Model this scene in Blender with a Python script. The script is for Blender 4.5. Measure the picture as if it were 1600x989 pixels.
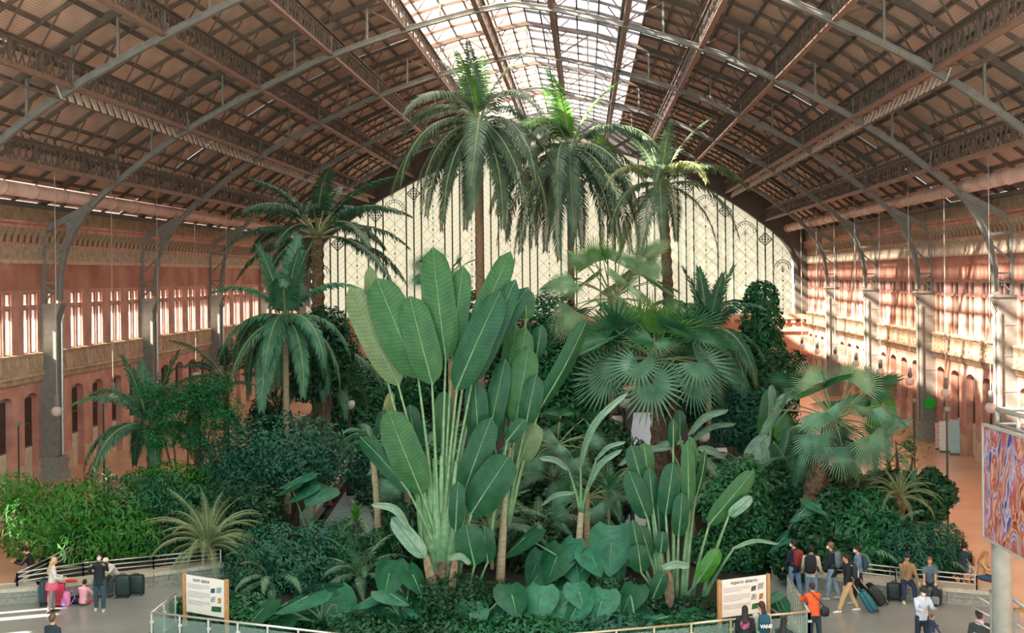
import bpy, math, random
import numpy as np
from mathutils import Vector, Matrix

for o in list(bpy.data.objects): bpy.data.objects.remove(o)
scene = bpy.context.scene
COL = scene.collection
R_ = math.radians

# ------------------------------------------------------------------ camera
F, YAW, ROLL, CYP = 1911.84, .0605, .0104, 431.43
CX, CZ = 3.404, 10.0
cam_d = bpy.data.cameras.new('camera'); cam = bpy.data.objects.new('camera', cam_d); COL.objects.link(cam)
scene.camera = cam
cam_d.sensor_width = 36; cam_d.sensor_fit = 'HORIZONTAL'; cam_d.lens = 36*F/1600
cam_d.clip_end = 600; cam_d.clip_start = .1
_v = CYP-494.5
cam_d.shift_y = _v*math.cos(ROLL)/1600
cam_d.shift_x = -_v*math.sin(ROLL)/1600
_r0 = Vector((math.cos(YAW), math.sin(YAW), 0)); _u0 = Vector((0, 0, 1)); _f0 = Vector((-math.sin(YAW), math.cos(YAW), 0))
_c, _s = math.cos(ROLL), math.sin(ROLL)
_rt = _r0*_c-_u0*_s; _up = _r0*_s+_u0*_c
M = Matrix((( _rt.x, _up.x, -_f0.x, CX), (_rt.y, _up.y, -_f0.y, 0), (_rt.z, _up.z, -_f0.z, CZ), (0, 0, 0, 1)))
cam.matrix_world = M

# ------------------------------------------------------------------ sky, sun, exposure
world = bpy.data.worlds.new('sky'); scene.world = world; world.use_nodes = True
wn = world.node_tree.nodes; bg = wn['Background']
bg.inputs[0].default_value = (.8, .97, 1, 1); bg.inputs[1].default_value = 2.1
sun_d = bpy.data.lights.new('sun', 'SUN'); sun = bpy.data.objects.new('sun', sun_d); COL.objects.link(sun)
sun_d.energy = 50; sun_d.angle = R_(.8); sun_d.color = (1, .92, .8)
SUN_DIR = Vector((math.cos(R_(22)), math.sin(R_(22)), -math.tan(R_(33)))).normalized()
sun.rotation_euler = SUN_DIR.to_track_quat('-Z', 'Y').to_euler()
sun.location = (-60, 20, 60)
vs = scene.view_settings
vs.view_transform = 'Standard'; vs.look = 'None'; vs.exposure = .72; vs.gamma = 1; vs.use_curve_mapping = False
scene.cycles.max_bounces = 7; scene.cycles.diffuse_bounces = 4; scene.cycles.transparent_max_bounces = 10
scene.cycles.sample_clamp_indirect = 6

# ------------------------------------------------------------------ pixel helpers (1600x989 frame)
def ray(px, py):
    a = px-800; b = py-494.5
    u = a*_c-b*_s; v = a*_s+b*_c-_v
    return _r0*(u/F)+_f0+_u0*(-v/F)
def at(px, py, Y):
    d = ray(px, py); t = Y/d.y; return Vector((CX+d.x*t, Y, CZ+d.z*t))
def atZ(px, py, Z=0.):
    d = ray(px, py); t = (Z-CZ)/d.z; return Vector((CX+d.x*t, d.y*t, Z))
def ppm(Y): return F/Y

# ------------------------------------------------------------------ helpers
def lin(c):
    return tuple(((x/255)/12.92 if x/255 <= .04045 else ((x/255+.055)/1.055)**2.4) for x in c)
MATS = {}
def mat(name, rgb, rough=.6, var=.18, scale=4., bump=0., trans=0., metal=0., emit=None, stripes=None, spec=.4, hue2=None, coord='Object', transp=0., nscale3=None):
    if name in MATS: return MATS[name]
    m = bpy.data.materials.new(name); m.use_nodes = True; MATS[name] = m
    nt = m.node_tree; n = nt.nodes; l = nt.links
    b = n['Principled BSDF']; out = n['Material Output']
    c = lin(rgb); c2 = lin(hue2) if hue2 else tuple(x*(1-var*1.6) for x in c)
    tc = n.new('ShaderNodeTexCoord'); nz = n.new('ShaderNodeTexNoise'); nz.inputs['Scale'].default_value = scale; nz.inputs['Detail'].default_value = 5
    src = tc.outputs[coord]
    if nscale3:
        mp = n.new('ShaderNodeMapping'); mp.inputs['Scale'].default_value = nscale3; l.new(src, mp.inputs[0]); l.new(mp.outputs[0], nz.inputs['Vector'])
    else: l.new(src, nz.inputs['Vector'])
    cr = n.new('ShaderNodeValToRGB'); cr.color_ramp.elements[0].position = .32; cr.color_ramp.elements[1].position = .68
    cr.color_ramp.elements[0].color = (*c2, 1); cr.color_ramp.elements[1].color = (*[min(1, x*(1+var*.5)) for x in c], 1)
    l.new(nz.outputs['Fac'], cr.inputs[0])
    colout = cr.outputs[0]
    if stripes:
        ax, sc, amt = stripes
        wv = n.new('ShaderNodeTexWave'); wv.bands_direction = ax; wv.inputs['Scale'].default_value = sc; wv.inputs['Distortion'].default_value = .3
        l.new(tc.outputs['UV' if coord == 'UV' else coord], wv.inputs['Vector'])
        mx = n.new('ShaderNodeMixRGB'); mx.blend_type = 'MULTIPLY'; mx.inputs[0].default_value = amt
        l.new(colout, mx.inputs[1]); l.new(wv.outputs['Color'], mx.inputs[2]); colout = mx.outputs[0]
    l.new(colout, b.inputs['Base Color'])
    b.inputs['Roughness'].default_value = rough; b.inputs['Metallic'].default_value = metal
    b.inputs['Specular IOR Level'].default_value = spec
    if bump:
        bp = n.new('ShaderNodeBump'); bp.inputs['Strength'].default_value = bump; l.new(nz.outputs['Fac'], bp.inputs['Height']); l.new(bp.outputs[0], b.inputs['Normal'])
    if emit:
        b.inputs['Emission Color'].default_value = (*lin(rgb), 1); b.inputs['Emission Strength'].default_value = emit
    sh = b.outputs[0]
    if trans:
        t = n.new('ShaderNodeBsdfTranslucent'); l.new(colout, t.inputs[0])
        mx = n.new('ShaderNodeMixShader'); mx.inputs[0].default_value = trans; l.new(sh, mx.inputs[1]); l.new(t.outputs[0], mx.inputs[2]); sh = mx.outputs[0]
    if transp:
        t = n.new('ShaderNodeBsdfTransparent'); t.inputs[0].default_value = (*[min(1, x**.5) for x in c], 1)
        mx = n.new('ShaderNodeMixShader'); mx.inputs[0].default_value = transp; l.new(sh, mx.inputs[1]); l.new(t.outputs[0], mx.inputs[2]); sh = mx.outputs[0]
    l.new(sh, out.inputs[0])
    return m

class MB:
    def __init__(s): s.v = []; s.f = []; s.m = []; s.uv = {}
    def add(s, vs, fs, mi=0, uvs=None):
        k = len(s.v); s.v += [tuple(x) for x in vs]
        s.f += [tuple(i+k for i in f) for f in fs]; s.m += [mi]*len(fs)
        if uvs:
            for i, q in enumerate(uvs): s.uv[k+i] = q
        return s
    def box(s, x0, x1, y0, y1, z0, z1, mi=0):
        vs = [(x, y, z) for z in (z0, z1) for y in (y0, y1) for x in (x0, x1)]
        return s.add(vs, [(0, 2, 3, 1), (4, 5, 7, 6), (0, 1, 5, 4), (2, 6, 7, 3), (0, 4, 6, 2), (1, 3, 7, 5)], mi)
    def bar(s, a, b, w, h=None, up=(0, 0, 1), mi=0):
        a = Vector(a); b = Vector(b); d = (b-a); h = h or w
        if d.length < 1e-6: return s
        d.normalize(); u = Vector(up)
        if abs(d.dot(u)) > .98: u = Vector((0, 1, 0)) if abs(d.y) < .9 else Vector((1, 0, 0))
        x = d.cross(u).normalized(); u = x.cross(d)
        vs = []
        for p in (a, b):
            for sx, su in ((-1, -1), (1, -1), (1, 1), (-1, 1)): vs.append(p+x*(w/2*sx)+u*(h/2*su))
        return s.add(vs, [(3, 2, 1, 0), (4, 5, 6, 7), (0, 1, 5, 4), (1, 2, 6, 5), (2, 3, 7, 6), (3, 0, 4, 7)], mi)
    def tube(s, pts, rad, n=8, mi=0, cap=True, ref=None):
        """rad: per-point radius or (a,b) ellipse radii: a along ref x tangent, b along ref"""
        pts = [Vector(p) for p in pts]; k = len(pts); vs = []; prev = None
        if not isinstance(rad, (list, tuple)): rad = [rad]*k
        for i, p in enumerate(pts):
            t = (pts[min(i+1, k-1)]-pts[max(i-1, 0)])
            t = t.normalized() if t.length > 1e-9 else Vector((0, 0, 1))
            rf = Vector(ref) if ref is not None else (prev if prev is not None else (Vector((0, 1, 0)) if abs(t.y) < .9 else Vector((1, 0, 0))))
            y = (rf-t*rf.dot(t))
            y = y.normalized() if y.length > 1e-6 else Vector((1, 0, 0))
            prev = y; x = y.cross(t)
            r = rad[i]; a, b = r if isinstance(r, (list, tuple)) else (r, r)
            for j in range(n):
                q = 2*math.pi*j/n; vs.append(p+x*(a*math.cos(q))+y*(b*math.sin(q)))
        fs = []
        for i in range(k-1):
            for j in range(n):
                j2 = (j+1) % n; fs.append((i*n+j, i*n+j2, (i+1)*n+j2, (i+1)*n+j))
        if cap: fs.append(tuple(range(n-1, -1, -1))); fs.append(tuple((k-1)*n+j for j in range(n)))
        return s.add(vs, fs, mi)
    def ball(s, c, r, nu=10, nv=7, mi=0):
        c = Vector(c); rx, ry, rz = r if isinstance(r, (tuple, list)) else (r, r, r)
        vs = [c+Vector((0, 0, -rz))]; fs = []
        for i in range(1, nv):
            th = -math.pi/2+math.pi*i/nv
            for j in range(nu):
                ph = 2*math.pi*j/nu; vs.append(c+Vector((rx*math.cos(th)*math.cos(ph), ry*math.cos(th)*math.sin(ph), rz*math.sin(th))))
        vs.append(c+Vector((0, 0, rz))); L = len(vs)-1
        for j in range(nu):
            fs.append((0, 1+(j+1) % nu, 1+j)); fs.append((L, 1+(nv-2)*nu+j, 1+(nv-2)*nu+(j+1) % nu))
        for i in range(nv-2):
            for j in range(nu):
                a = 1+i*nu; fs.append((a+j, a+(j+1) % nu, a+nu+(j+1) % nu, a+nu+j))
        return s.add(vs, fs, mi)
    def prism(s, poly, d, mi=0):
        """poly: list of 3D points, extruded by vector d"""
        n = len(poly); d = Vector(d); p = [Vector(q) for q in poly]
        fs = [tuple(range(n-1, -1, -1)), tuple(range(n, 2*n))]+[(i, (i+1) % n, n+(i+1) % n, n+i) for i in range(n)]
        return s.add(p+[q+d for q in p], fs, mi)
    def lathe(s, prof, c=(0, 0, 0), n=12, mi=0):
        c = Vector(c); vs = []; fs = []
        for r, z in prof:
            for j in range(n): q = 2*math.pi*j/n; vs.append(c+Vector((r*math.cos(q), r*math.sin(q), z)))
        for i in range(len(prof)-1):
            for j in range(n): fs.append((i*n+j, i*n+(j+1) % n, (i+1)*n+(j+1) % n, (i+1)*n+j))
        fs.append(tuple(range(n-1, -1, -1))); fs.append(tuple((len(prof)-1)*n+j for j in range(n)))
        return s.add(vs, fs, mi)
    def mesh(s, name, mats, smooth=False, off=None):
        me = bpy.data.meshes.new(name)
        v = s.v if off is None else [(x-off[0], y-off[1], z-off[2]) for x, y, z in s.v]
        me.from_pydata(v, [], s.f)
        for m in (mats if isinstance(mats, (list, tuple)) else [mats]): me.materials.append(m)
        if any(s.m): me.polygons.foreach_set('material_index', s.m)
        if s.uv:
            ul = me.uv_layers.new(name='UVMap')
            idx = np.zeros(len(me.loops), dtype=np.int32); me.loops.foreach_get('vertex_index', idx)
            arr = np.zeros((len(s.v), 2), dtype=np.float32)
            for k, q in s.uv.items(): arr[k] = q
            ul.data.foreach_set('uv', arr[idx].ravel())
        if smooth: me.polygons.foreach_set('use_smooth', [True]*len(me.polygons))
        me.update(); return me

def tag(o, label=None, cat=None, group=None, kind=None):
    if label: o['label'] = label
    if cat: o['category'] = cat
    if group: o['group'] = group
    if kind: o['kind'] = kind
    return o
def put(name, me, parent=None, loc=(0, 0, 0), rot=None, scale=None, label=None):
    o = bpy.data.objects.new(name, me); COL.objects.link(o)
    o.location = loc
    if rot is not None: o.rotation_euler = rot
    if scale is not None: o.scale = scale if isinstance(scale, (tuple, list)) else (scale,)*3
    if parent is not None: o.parent = parent
    if label: o['label'] = label
    return o
def empty(name, loc=(0, 0, 0), rz=0):
    o = bpy.data.objects.new(name, None); COL.objects.link(o); o.location = loc; o.rotation_euler = (0, 0, rz); o.empty_display_size = .2
    return o
def part(name, mb, m, parent, smooth=False, world=False, label=None):
    """mesh child of parent; world=True: vertices are world coordinates (parent unrotated)"""
    return put(name, mb.mesh(name, m, smooth, parent.location if world else None), parent, label=label)
def struct(name, mb, m, label=None, cat='structure'):
    o = put(name, mb.mesh(name, m)); tag(o, label, cat, None, 'structure'); return o
# ================================================================== MATERIALS OF THE HALL
BRICK = mat('brick', (202, 154, 136), .75, .2, 1.2, hue2=(184, 130, 112))
BRICKD = mat('brick_deep', (186, 136, 114), .75, .25, .5, hue2=(160, 98, 76))
STONE = mat('stone_cream', (206, 178, 148), .75, .15, 2)
PLASTER = mat('plaster_frieze', (184, 164, 138), .8, .2, 3, bump=.1)
STEEL = mat('steel_grey', (136, 136, 128), .55, .12, 3, spec=.4)
STEELD = mat('steel_brown', (108, 97, 86), .6, .12, 3)
STEELP = mat('steel_rose', (142, 116, 102), .6, .12, 3)
ROOFP = mat('roof_panel', (232, 204, 184), .7, .15, .8, stripes=('X', 3.2, .3))
SKYL = mat('skylight_panel', (236, 216, 208), .6, .05, .6, trans=.7, transp=.6, spec=.1, stripes=('Y', 2.5, .12))
SKYLB = mat('skylight_shaded', (206, 206, 222), .6, .05, .6, trans=.6, transp=.3, spec=.1, stripes=('Y', 2.5, .15))  # right half: shaded tone in the colour, denser to limit sun on the wall
FLOORT = mat('floor_tan', (206, 166, 132), .26, .08, .35, spec=.5, hue2=(194, 152, 118))
FLOORG = mat('floor_grey', (142, 148, 142), .25, .1, .5, spec=.5)
SOIL = mat('soil', (36, 40, 28), .95, .4, 2)
GRANITE = mat('granite', (146, 150, 138), .6, .2, 12)
DARK = mat('recess_shade', (40, 30, 26), .8, .2, 2)
DOOR = mat('door_cream', (222, 214, 188), .5, .08, 2)
GLASS = mat('window_glass', (250, 248, 240), .3, .02, 1, trans=.85, transp=.4, spec=.2)
ENDG = mat('end_glass', (206, 190, 170), .5, .06, .1, trans=.8, transp=.3, spec=.1)
MULL = mat('mullion_green', (52, 74, 66), .5, .1, 3)
LOUV = mat('louvre_pale', (214, 200, 184), .5, .1, 2)
RAILM = mat('rail_steel', (198, 200, 192), .3, .05, 3, metal=.5)
GUTTER = mat('gutter_grey', (104, 106, 98), .5, .15, 2)

Y0, BAY = 60.304, 13.757
YK = lambda k: Y0+BAY*k
YS, YE = YK(-4), YK(4)          # hall from 5.3 m to 115.3 m in front of the camera
PITCH = BAY/5

_LOW = [(0, 23.3), (2.15, 22.97), (4, 22.52), (5.94, 22.0), (7.8, 21.4), (9.85, 20.68), (12.4, 19.5), (13.9, 18.75), (15.9, 17.7), (17.6, 16.62), (18.6, 15.92), (19.6, 15.15), (20.7, 14.3), (21.6, 13.4), (22.3, 12.4), (22.75, 11.3), (22.95, 10.2), (23.0, 9.0)]
_ROOF = [(0, 25.6), (4, 24.85), (7, 23.95), (9.9, 22.95), (12.4, 21.85), (15.7, 20.15), (20, 17.2), (24.3, 13.95)]
def interp(tab, x):
    x = abs(x)
    for (a, za), (b, zb) in zip(tab, tab[1:]):
        if x <= b: return za+(zb-za)*(x-a)/(b-a)
    return tab[-1][1]
zlow = lambda x: interp(_LOW, x)
zroof = lambda x: interp(_ROOF, x)
GX = [1.83+3.66*i for i in range(6)]

# ================================================================== FLOOR
mb = MB().box(-24.9, 24.9, -6, YE+1, -.4, 0)
struct('floor', mb, FLOORT, 'polished tan stone floor of the station hall')
mb = MB(); mb.add([(-24, -5, .006), (24, -5, .006), (24, 33, .006), (15.9, 33, .006), (15.9, 37.0, .006), (9.2, 41.4, .006), (-9.2, 41, .006), (-15.6, 36.4, .006), (-24, 36.4, .006)], [tuple(range(9))])  # real paving, extended unseen towards the camera to cut red bounce light
o = struct('trim_1', mb, FLOORG, 'grey granite paving of the seating area in front of the planting')
# planting bed soil and garden paths
mb = MB()
mb.prism([(-14.6, 38.1, 0), (-9.0, 41.2, 0), (9.0, 41.6, 0), (14.9, 38.6, 0), (15.6, 50, 0), (15.8, 104, 0), (-16.5, 104, 0), (-16.5, 44, 0)], (0, 0, .28))
struct('trim_2', mb, SOIL, 'dark planted soil of the indoor garden')
mb = MB().prism([(-8.8, 33.2, 0.0), (9.2, 32.8, 0.0), (8.7, 36.2, 0), (8.6, 41.4, 0), (-8.6, 41, 0), (-8.8, 35, 0)], (0, 0, .2))
struct('trim_3', mb, SOIL, 'dark soil of the planting behind the glass railing')
PATHM = mat('path_reflection', (168, 198, 216), .3, .08, .6)  # pale blue paints the end glass light reflected on the path
mb = MB()
pa = [atZ(1002, 880, .3), atZ(960, 880, .3), atZ(990, 645, .3), atZ(1030, 645, .3)]
mb.prism(pa, (0, 0, .02))
struct('trim_4', mb, PATHM, 'path painted pale blue with reflected light, running through the middle of the garden')
mb = MB(); mb.prism([atZ(492, 840, .3), atZ(580, 840, .3), atZ(606, 720, .3), atZ(572, 720, .3)], (0, 0, .02))
struct('trim_5', mb, mat('path_grey', (120, 136, 138), .5, .1, 1), 'grey path beside the stone seat on the left of the garden')

# ================================================================== SIDE WALLS
def make_wall(side, name):
    sx = -1 if side == 'left' else 1
    D = .9                                         # wall thickness, face at |x| = 24
    def bx(m, d0, d1, y0, y1, z0, z1, mi=0):       # d measured from the face: negative = into the hall
        a, b = sx*(24+d0), sx*(24+d1); m.box(min(a, b), max(a, b), y0, y1, z0, z1, mi)
    w = MB()                                       # 0 brick, 1 stone, 2 plaster, 3 deep brick, 4 dark, 5 gutter, 6 corbel gap shade
    nmod = 40
    for i in range(nmod):
        y = YS+PITCH*i; yc = y+PITCH/2
        hw = .76                                    # half width of the lower opening
        # piers of the lower storey, arch head made of wedge steps
        bx(w, 0, D, y, yc-hw, 0, 5.0); bx(w, 0, D, yc+hw, y+PITCH, 0, 5.0)
        bx(w, -.06, 0, y, yc-hw, 0, 1.05, 1); bx(w, -.06, 0, yc+hw, y+PITCH, 0, 1.05, 1)
        bx(w, -.04, 0, y, yc-hw, 1.45, 1.6, 0); bx(w, -.04, 0, yc+hw, y+PITCH, 1.45, 1.6, 0)
        arc = [(yc+hw*math.cos(t), 4.15+.32*math.sin(t)) for t in [math.pi*j/8 for j in range(9)]]
        poly = [(sx*24, q[0], q[1]) for q in arc]+[(sx*24, yc-hw, 5.0), (sx*24, yc+hw, 5.0)]
        w.prism(poly, (sx*D, 0, 0))
        # window storey: two slots with a mullion pier
        s0, s1 = yc-.125-.62, yc+.125+.62
        for (za, zb) in ((6.42, 9.4),):
            bx(w, 0, D, y, s0, za, zb); bx(w, 0, D, s1, y+PITCH, za, zb); bx(w, 0, D, yc-.125, yc+.125, za, zb)
        bx(w, .02, D, s0, s1, 8.62, 8.78)
        bx(w, -.05, .3, s0-.05, s1+.05, 6.38, 6.46, 1)
    L0, L1 = YS, YE
    bx(w, 0, D, L0, L1, 5.0, 6.42)                              # band behind the balustrade
    bx(w, -.12, 0, L0, L1, 5.42, 6.36, 1); bx(w, -.24, 0, L0, L1, 6.34, 6.43, 1); bx(w, -.26, 0, L0, L1, 5.3, 5.44, 1); bx(w, -.1, 0, L0, L1, 5.0, 5.06, 1)
    bx(w, 0, D, L0, L1, 9.4, 13.9)
    bx(w, -.025, 0, L0, L1, 9.55, 10.85, 3)
    bx(w, -.08, 0, L0, L1, 10.85, 11.05, 1); bx(w, -.04, 0, L0, L1, 11.05, 11.78, 2); bx(w, -.1, 0, L0, L1, 11.78, 11.88, 0)
    bx(w, -.02, 0, L0, L1, 11.88, 12.6, 6)  # shade between the corbels put into the colour of this band
    bx(w, -.34, 0, L0, L1, 12.58, 12.74, 0); bx(w, -.4, 0, L0, L1, 12.74, 12.8, 3); bx(w, -.44, 0, L0, L1, 12.8, 12.92, 0)
    bx(w, -.2, 0, L0, L1, 12.92, 13.6, 2); bx(w, -.42, .1, L0, L1, 13.6, 13.8, 5)
    bx(w, D+1.0, D+1.1, L0, L1, 0, 5.2, 4); bx(w, D, D+1.1, L0, L1, 4.9, 5.2, 4)  # dark sheet: shade of the rooms behind the openings, as colour
    W = struct(name, w, [BRICK, STONE, PLASTER, BRICKD, DARK, GUTTER, mat('corbel_gap_shade', (140, 88, 60), .8, .2, 2)], 'tall %s side brick wall with corbelled cornice, slit windows and arched openings' % side)
    # pieces that can be picked apart
    cb = MB().prism([(0, -.13, 0), (-sx*.06, -.13, .02), (-sx*.1, -.13, .3), (-sx*.3, -.13, .52), (-sx*.3, -.13, .7), (0, -.13, .7)], (0, .26, 0)).mesh('corbel', PLASTER)
    cp = MB()
    for a, b in (((-.3, -.4), (.3, -.4)), ((.3, -.4), (.3, .4)), ((.3, .4), (-.3, .4)), ((-.3, .4), (-.3, -.4)), ((-.27, -.34), (.27, .34)), ((-.27, .34), (.27, -.34))):
        cp.bar((0, a[0], a[1]), (0, b[0], b[1]), .07, .07, up=(1, 0, 0))
    cp.bar((-sx*.02, .42, -.5), (-sx*.02, .42, .5), .08, .1, up=(1, 0, 0)); cp = cp.mesh('carved_panel', STONE)
    col = MB().lathe([(.14, 0), (.14, .12), (.09, .2), (.075, .9), (.1, .95), (.1, 1.0), (.075, 1.05), (.065, 1.9), (.11, 2.0), (.13, 2.16)], n=8).mesh('colonnette', STONE)
    ks = range(15, 40)
    for i in ks:
        yc = YS+PITCH*(i+.5)
        for j in range(4): put('corbel', cb, W, (sx*24-sx*.02, YS+PITCH*(i+(j+.5)/4), 11.88))
        for d in (-.435, .435): put('carved_panel', cp, W, (sx*(24-.16), yc+d, 5.9))
        for d in (0,): put('colonnette', col, W, (sx*(24+.2), yc+d, 6.46))
    dn = MB()
    for i in range(15*10, 400):
        yy = YS+PITCH*(i+.5)/10; bx(dn, -.16, 0, yy-.07, yy+.07, 5.07, 5.3)
    for i in range(15*8, 320):
        yy = YS+PITCH*(i+.5)/8; bx(dn, -.09, 0, yy-.05, yy+.05, 11.66, 11.78)
    o = put('dentil_course', dn.mesh('dentil_course', STONE), W); o['kind'] = 'stuff'
    # windows
    pane = MB()
    pane.add([(0, a, z) for a, z in ((-.745, 6.44), (-.125, 6.44), (-.125, 8.62), (-.745, 8.62), (.125, 6.44), (.745, 6.44), (.745, 8.62), (.125, 8.62))], [(0, 1, 2, 3), (4, 5, 6, 7)])
    pane = pane.mesh('pane', GLASS)
    paneU = MB().add([(0, -.31, 8.78), (0, .31, 8.78), (0, .31, 9.4), (0, -.31, 9.4)], [(0, 1, 2, 3)]).mesh('upper_pane', GLASS)
    frame = MB()
    for y in (-.745, -.155, .155, .745): frame.box(-.04, .04, y-.03, y+.03, 6.44, 9.4)
    for z in (6.47, 8.6, 8.8, 9.38): frame.box(-.04, .04, -.74, .74, z-.03, z+.03)
    frame = frame.mesh('window_frame', STEELD)
    shut = MB()
    shut.box(-.03, .03, -.74, .74, 6.44, 9.4)
    for j in range(14): shut.box(-.06, .06, -.74, .74, 6.5+j*.21, 6.56+j*.21)
    shut = shut.mesh('shutter', mat('shutter_brown', (110, 62, 46), .7))
    for i in range(10, 40):
        yc = YS+PITCH*(i+.5); n = i-9+(0 if side == 'left' else 30)
        q = put('window_%d' % n, frame, None, (sx*24.14, yc, 0))
        tag(q, ('slit window pair, number %d along the left brick wall, counted from the near end' if side == 'left' else 'shuttered slit window pair, number %d along the right brick wall, counted from the near end') % (i-9), 'window', None, 'structure')
        put('pane', pane, q)
        for d in (-.435, .435): put('upper_pane', paneU, q, (0, d, 0))
        if side == 'right': put('shutter', shut, q, (.3, 0, 0))
    # doors in the lower openings
    door = MB().box(-.04, .04, -.76, .76, 0, 1.75)
    for z in (.3, 1.0, 1.5): door.box(-.07, .07, -.7, .7, z, z+.06)
    door.box(-.06, .06, -.04, .04, 0, 1.75); door = door.mesh('door_panel', DOOR)
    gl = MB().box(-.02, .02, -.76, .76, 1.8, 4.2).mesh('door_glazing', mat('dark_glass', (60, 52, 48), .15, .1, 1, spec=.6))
    bar = MB().box(-.05, .05, -.76, .76, 1.75, 1.85).box(-.05, .05, -.76, .76, 2.9, 2.96).mesh('door_rail', STEELD)
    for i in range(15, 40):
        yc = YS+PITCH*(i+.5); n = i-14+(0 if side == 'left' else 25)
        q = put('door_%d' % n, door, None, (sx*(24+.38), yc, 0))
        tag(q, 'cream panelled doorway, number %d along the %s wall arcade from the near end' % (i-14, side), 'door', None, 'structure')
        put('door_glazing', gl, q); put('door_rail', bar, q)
    return W
wall_left = make_wall('left', 'wall_left')
wall_right = make_wall('right', 'wall_right')

# ================================================================== ARCH RIBS WITH COLUMNS
def chord_pts():
    xs = [x for x, z in _LOW]; P = [(x, z) for x, z in _LOW]
    return [(-x, z) for x, z in reversed(P[1:])]+P
def ribbon(mbx, pts, y0, y1, dn, up_):
    """extrude a strip along pts (x,z): from dn below to up_ above, between y0 and y1"""
    n = len(pts); vs = []
    for i, (x, z) in enumerate(pts):
        a = pts[max(i-1, 0)]; b = pts[min(i+1, n-1)]
        tx, tz = b[0]-a[0], b[1]-a[1]; L = math.hypot(tx, tz); nx, nz = -tz/L, tx/L
        for d in (-dn, up_):
            for y in (y0, y1): vs.append((x+nx*d, y, z+nz*d))
    fs = []
    for i in range(n-1):
        a = i*4; b = a+4
        fs += [(a, b, b+1, a+1), (a+2, a+3, b+3, b+2), (a, a+2, b+2, b), (a+1, b+1, b+3, a+3)]
    fs += [(0, 1, 3, 2), (4*n-4, 4*n-2, 4*n-1, 4*n-3)]
    mbx.add(vs, fs)
lo = MB(); cp_ = chord_pts()
ribbon(lo, cp_, -.15, .15, 0, .05); ribbon(lo, cp_, -.04, .04, 0, .26); ribbon(lo, cp_, -.11, .11, -.23, .27)
LOWM = lo.mesh('lower_chord', STEEL)
up = MB(); rp = [(-x, z) for x, z in reversed(_ROOF[1:])]+_ROOF
rp = [(x, z-.28) for x, z in rp]
ribbon(up, rp, -.07, .07, .14, .14); ribbon(up, rp, -.16, .16, .16, -.1)
UPM = up.mesh('upper_chord', STEELD)
posts = sorted(set([round(s*g, 3) for g in GX for s in (-1, 1)]+[round(s*(g+1.83), 3) for g in GX[:-1] for s in (-1, 1)]+[0.]))
pm = MB(); 
POSTS = []
for x in posts:
    if abs(x) > 19.9 and abs(x) < 20.3 or True:
        m_ = MB().bar((x, 0, zlow(x)+.2), (x, 0, zroof(x)-.45), .09, .13, up=(0, 1, 0)); POSTS.append(m_.mesh('post', STEEL))
DIAG = []
for i in range(0, len(posts)):
    x = posts[i]
    if abs(x) % 3.66 > 3.0 or abs(x) % 3.66 < .5:      # mid posts: brace from their head down to the next girder towards the crown
        x2 = x-1.83 if x > 0 else x+1.83
        if abs(x) < .1: continue
        DIAG.append(MB().bar((x, 0, zroof(x)-.5), (x2, 0, zlow(x2)+.25), .08, .1, up=(0, 1, 0)).mesh('brace', STEELD))
def col_meshes(sx):
    c = MB()                                        # column shaft with flared head
    def bx(d0, d1, h, z0, z1): a, b = sx*(24-d0), sx*(24-d1); c.box(min(a, b), max(a, b), -h, h, z0, z1)
    bx(0, .78, .36, 1.0, 8.05); bx(.74, .84, .42, 1.2, 8.0)
    for z in (2.6, 4.2, 5.9, 7.4): bx(0, .8, .38, z, z+.05)
    c.prism([(sx*23.22, -.36, 8.05), (sx*24, -.36, 8.05), (sx*24, -.36, 8.75), (sx*22.95, -.36, 8.75)], (0, .72, 0))
    c.box(min(sx*22.9, sx*24), max(sx*22.9, sx*24), -.42, .42, 8.75, 8.87)
    p = MB()
    for d1, h, z0, z1 in ((1.1, .62, 0, .35), (1.0, .55, .35, .8), (1.06, .6, .8, 1.0), (.95, .5, 1.0, 1.15)):
        a, b = sx*24, sx*(24-d1); p.box(min(a, b), max(a, b), -h, h, z0, z1)
    b = MB()                                        # spandrel bracket behind the arch foot
    X = lambda d: sx*(24-d)
    b.bar((X(.08), 0, 8.87), (X(.08), 0, 12.75), .16, .2, up=(0, 1, 0))
    b.bar((X(.08), 0, 9.9), (X(1.1), 0, 9.9), .1, .12, up=(0, 1, 0)); b.bar((X(.08), 0, 8.95), (X(1), 0, 9.85), .08, .1, up=(0, 1, 0)); b.bar((X(1), 0, 8.95), (X(.08), 0, 9.85), .08, .1, up=(0, 1, 0))
    b.bar((X(.08), 0, 10.4), (X(1.25), 0, 11.5), .09, .12, up=(0, 1, 0)); b.bar((X(.08), 0, 11.9), (X(1.4), 0, 11.75), .14, .18, up=(0, 1, 0))
    b.bar((X(.05), 0, 12.5), (X(2.5), 0, 13.75), .3, .3, up=(0, 1, 0))
    b.prism([(X(1.4), -.05, 11.7), (X(1.2), -.05, 12.95), (X(2.6), -.05, 13.8), (X(2.2), -.05, 13.2), (X(1.7), -.05, 12.5)], (0, .1, 0))
    d = MB().tube([(X(.92), .1, 1.2), (X(.92), .1, 7.9), (X(1.05), .1, 8.3)], .07, 8)  # pale tube drawn for the light on the column's rounded front edge
    return c.mesh('column', STEEL), p.mesh('pedestal', GRANITE), b.mesh('bracket', STEEL), d.mesh('lit_edge', RAILM)
CM = {-1: col_meshes(-1), 1: col_meshes(1)}
ordn = ['first', 'second', 'third', 'fourth', 'fifth', 'sixth', 'seventh', 'eighth', 'ninth']
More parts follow.
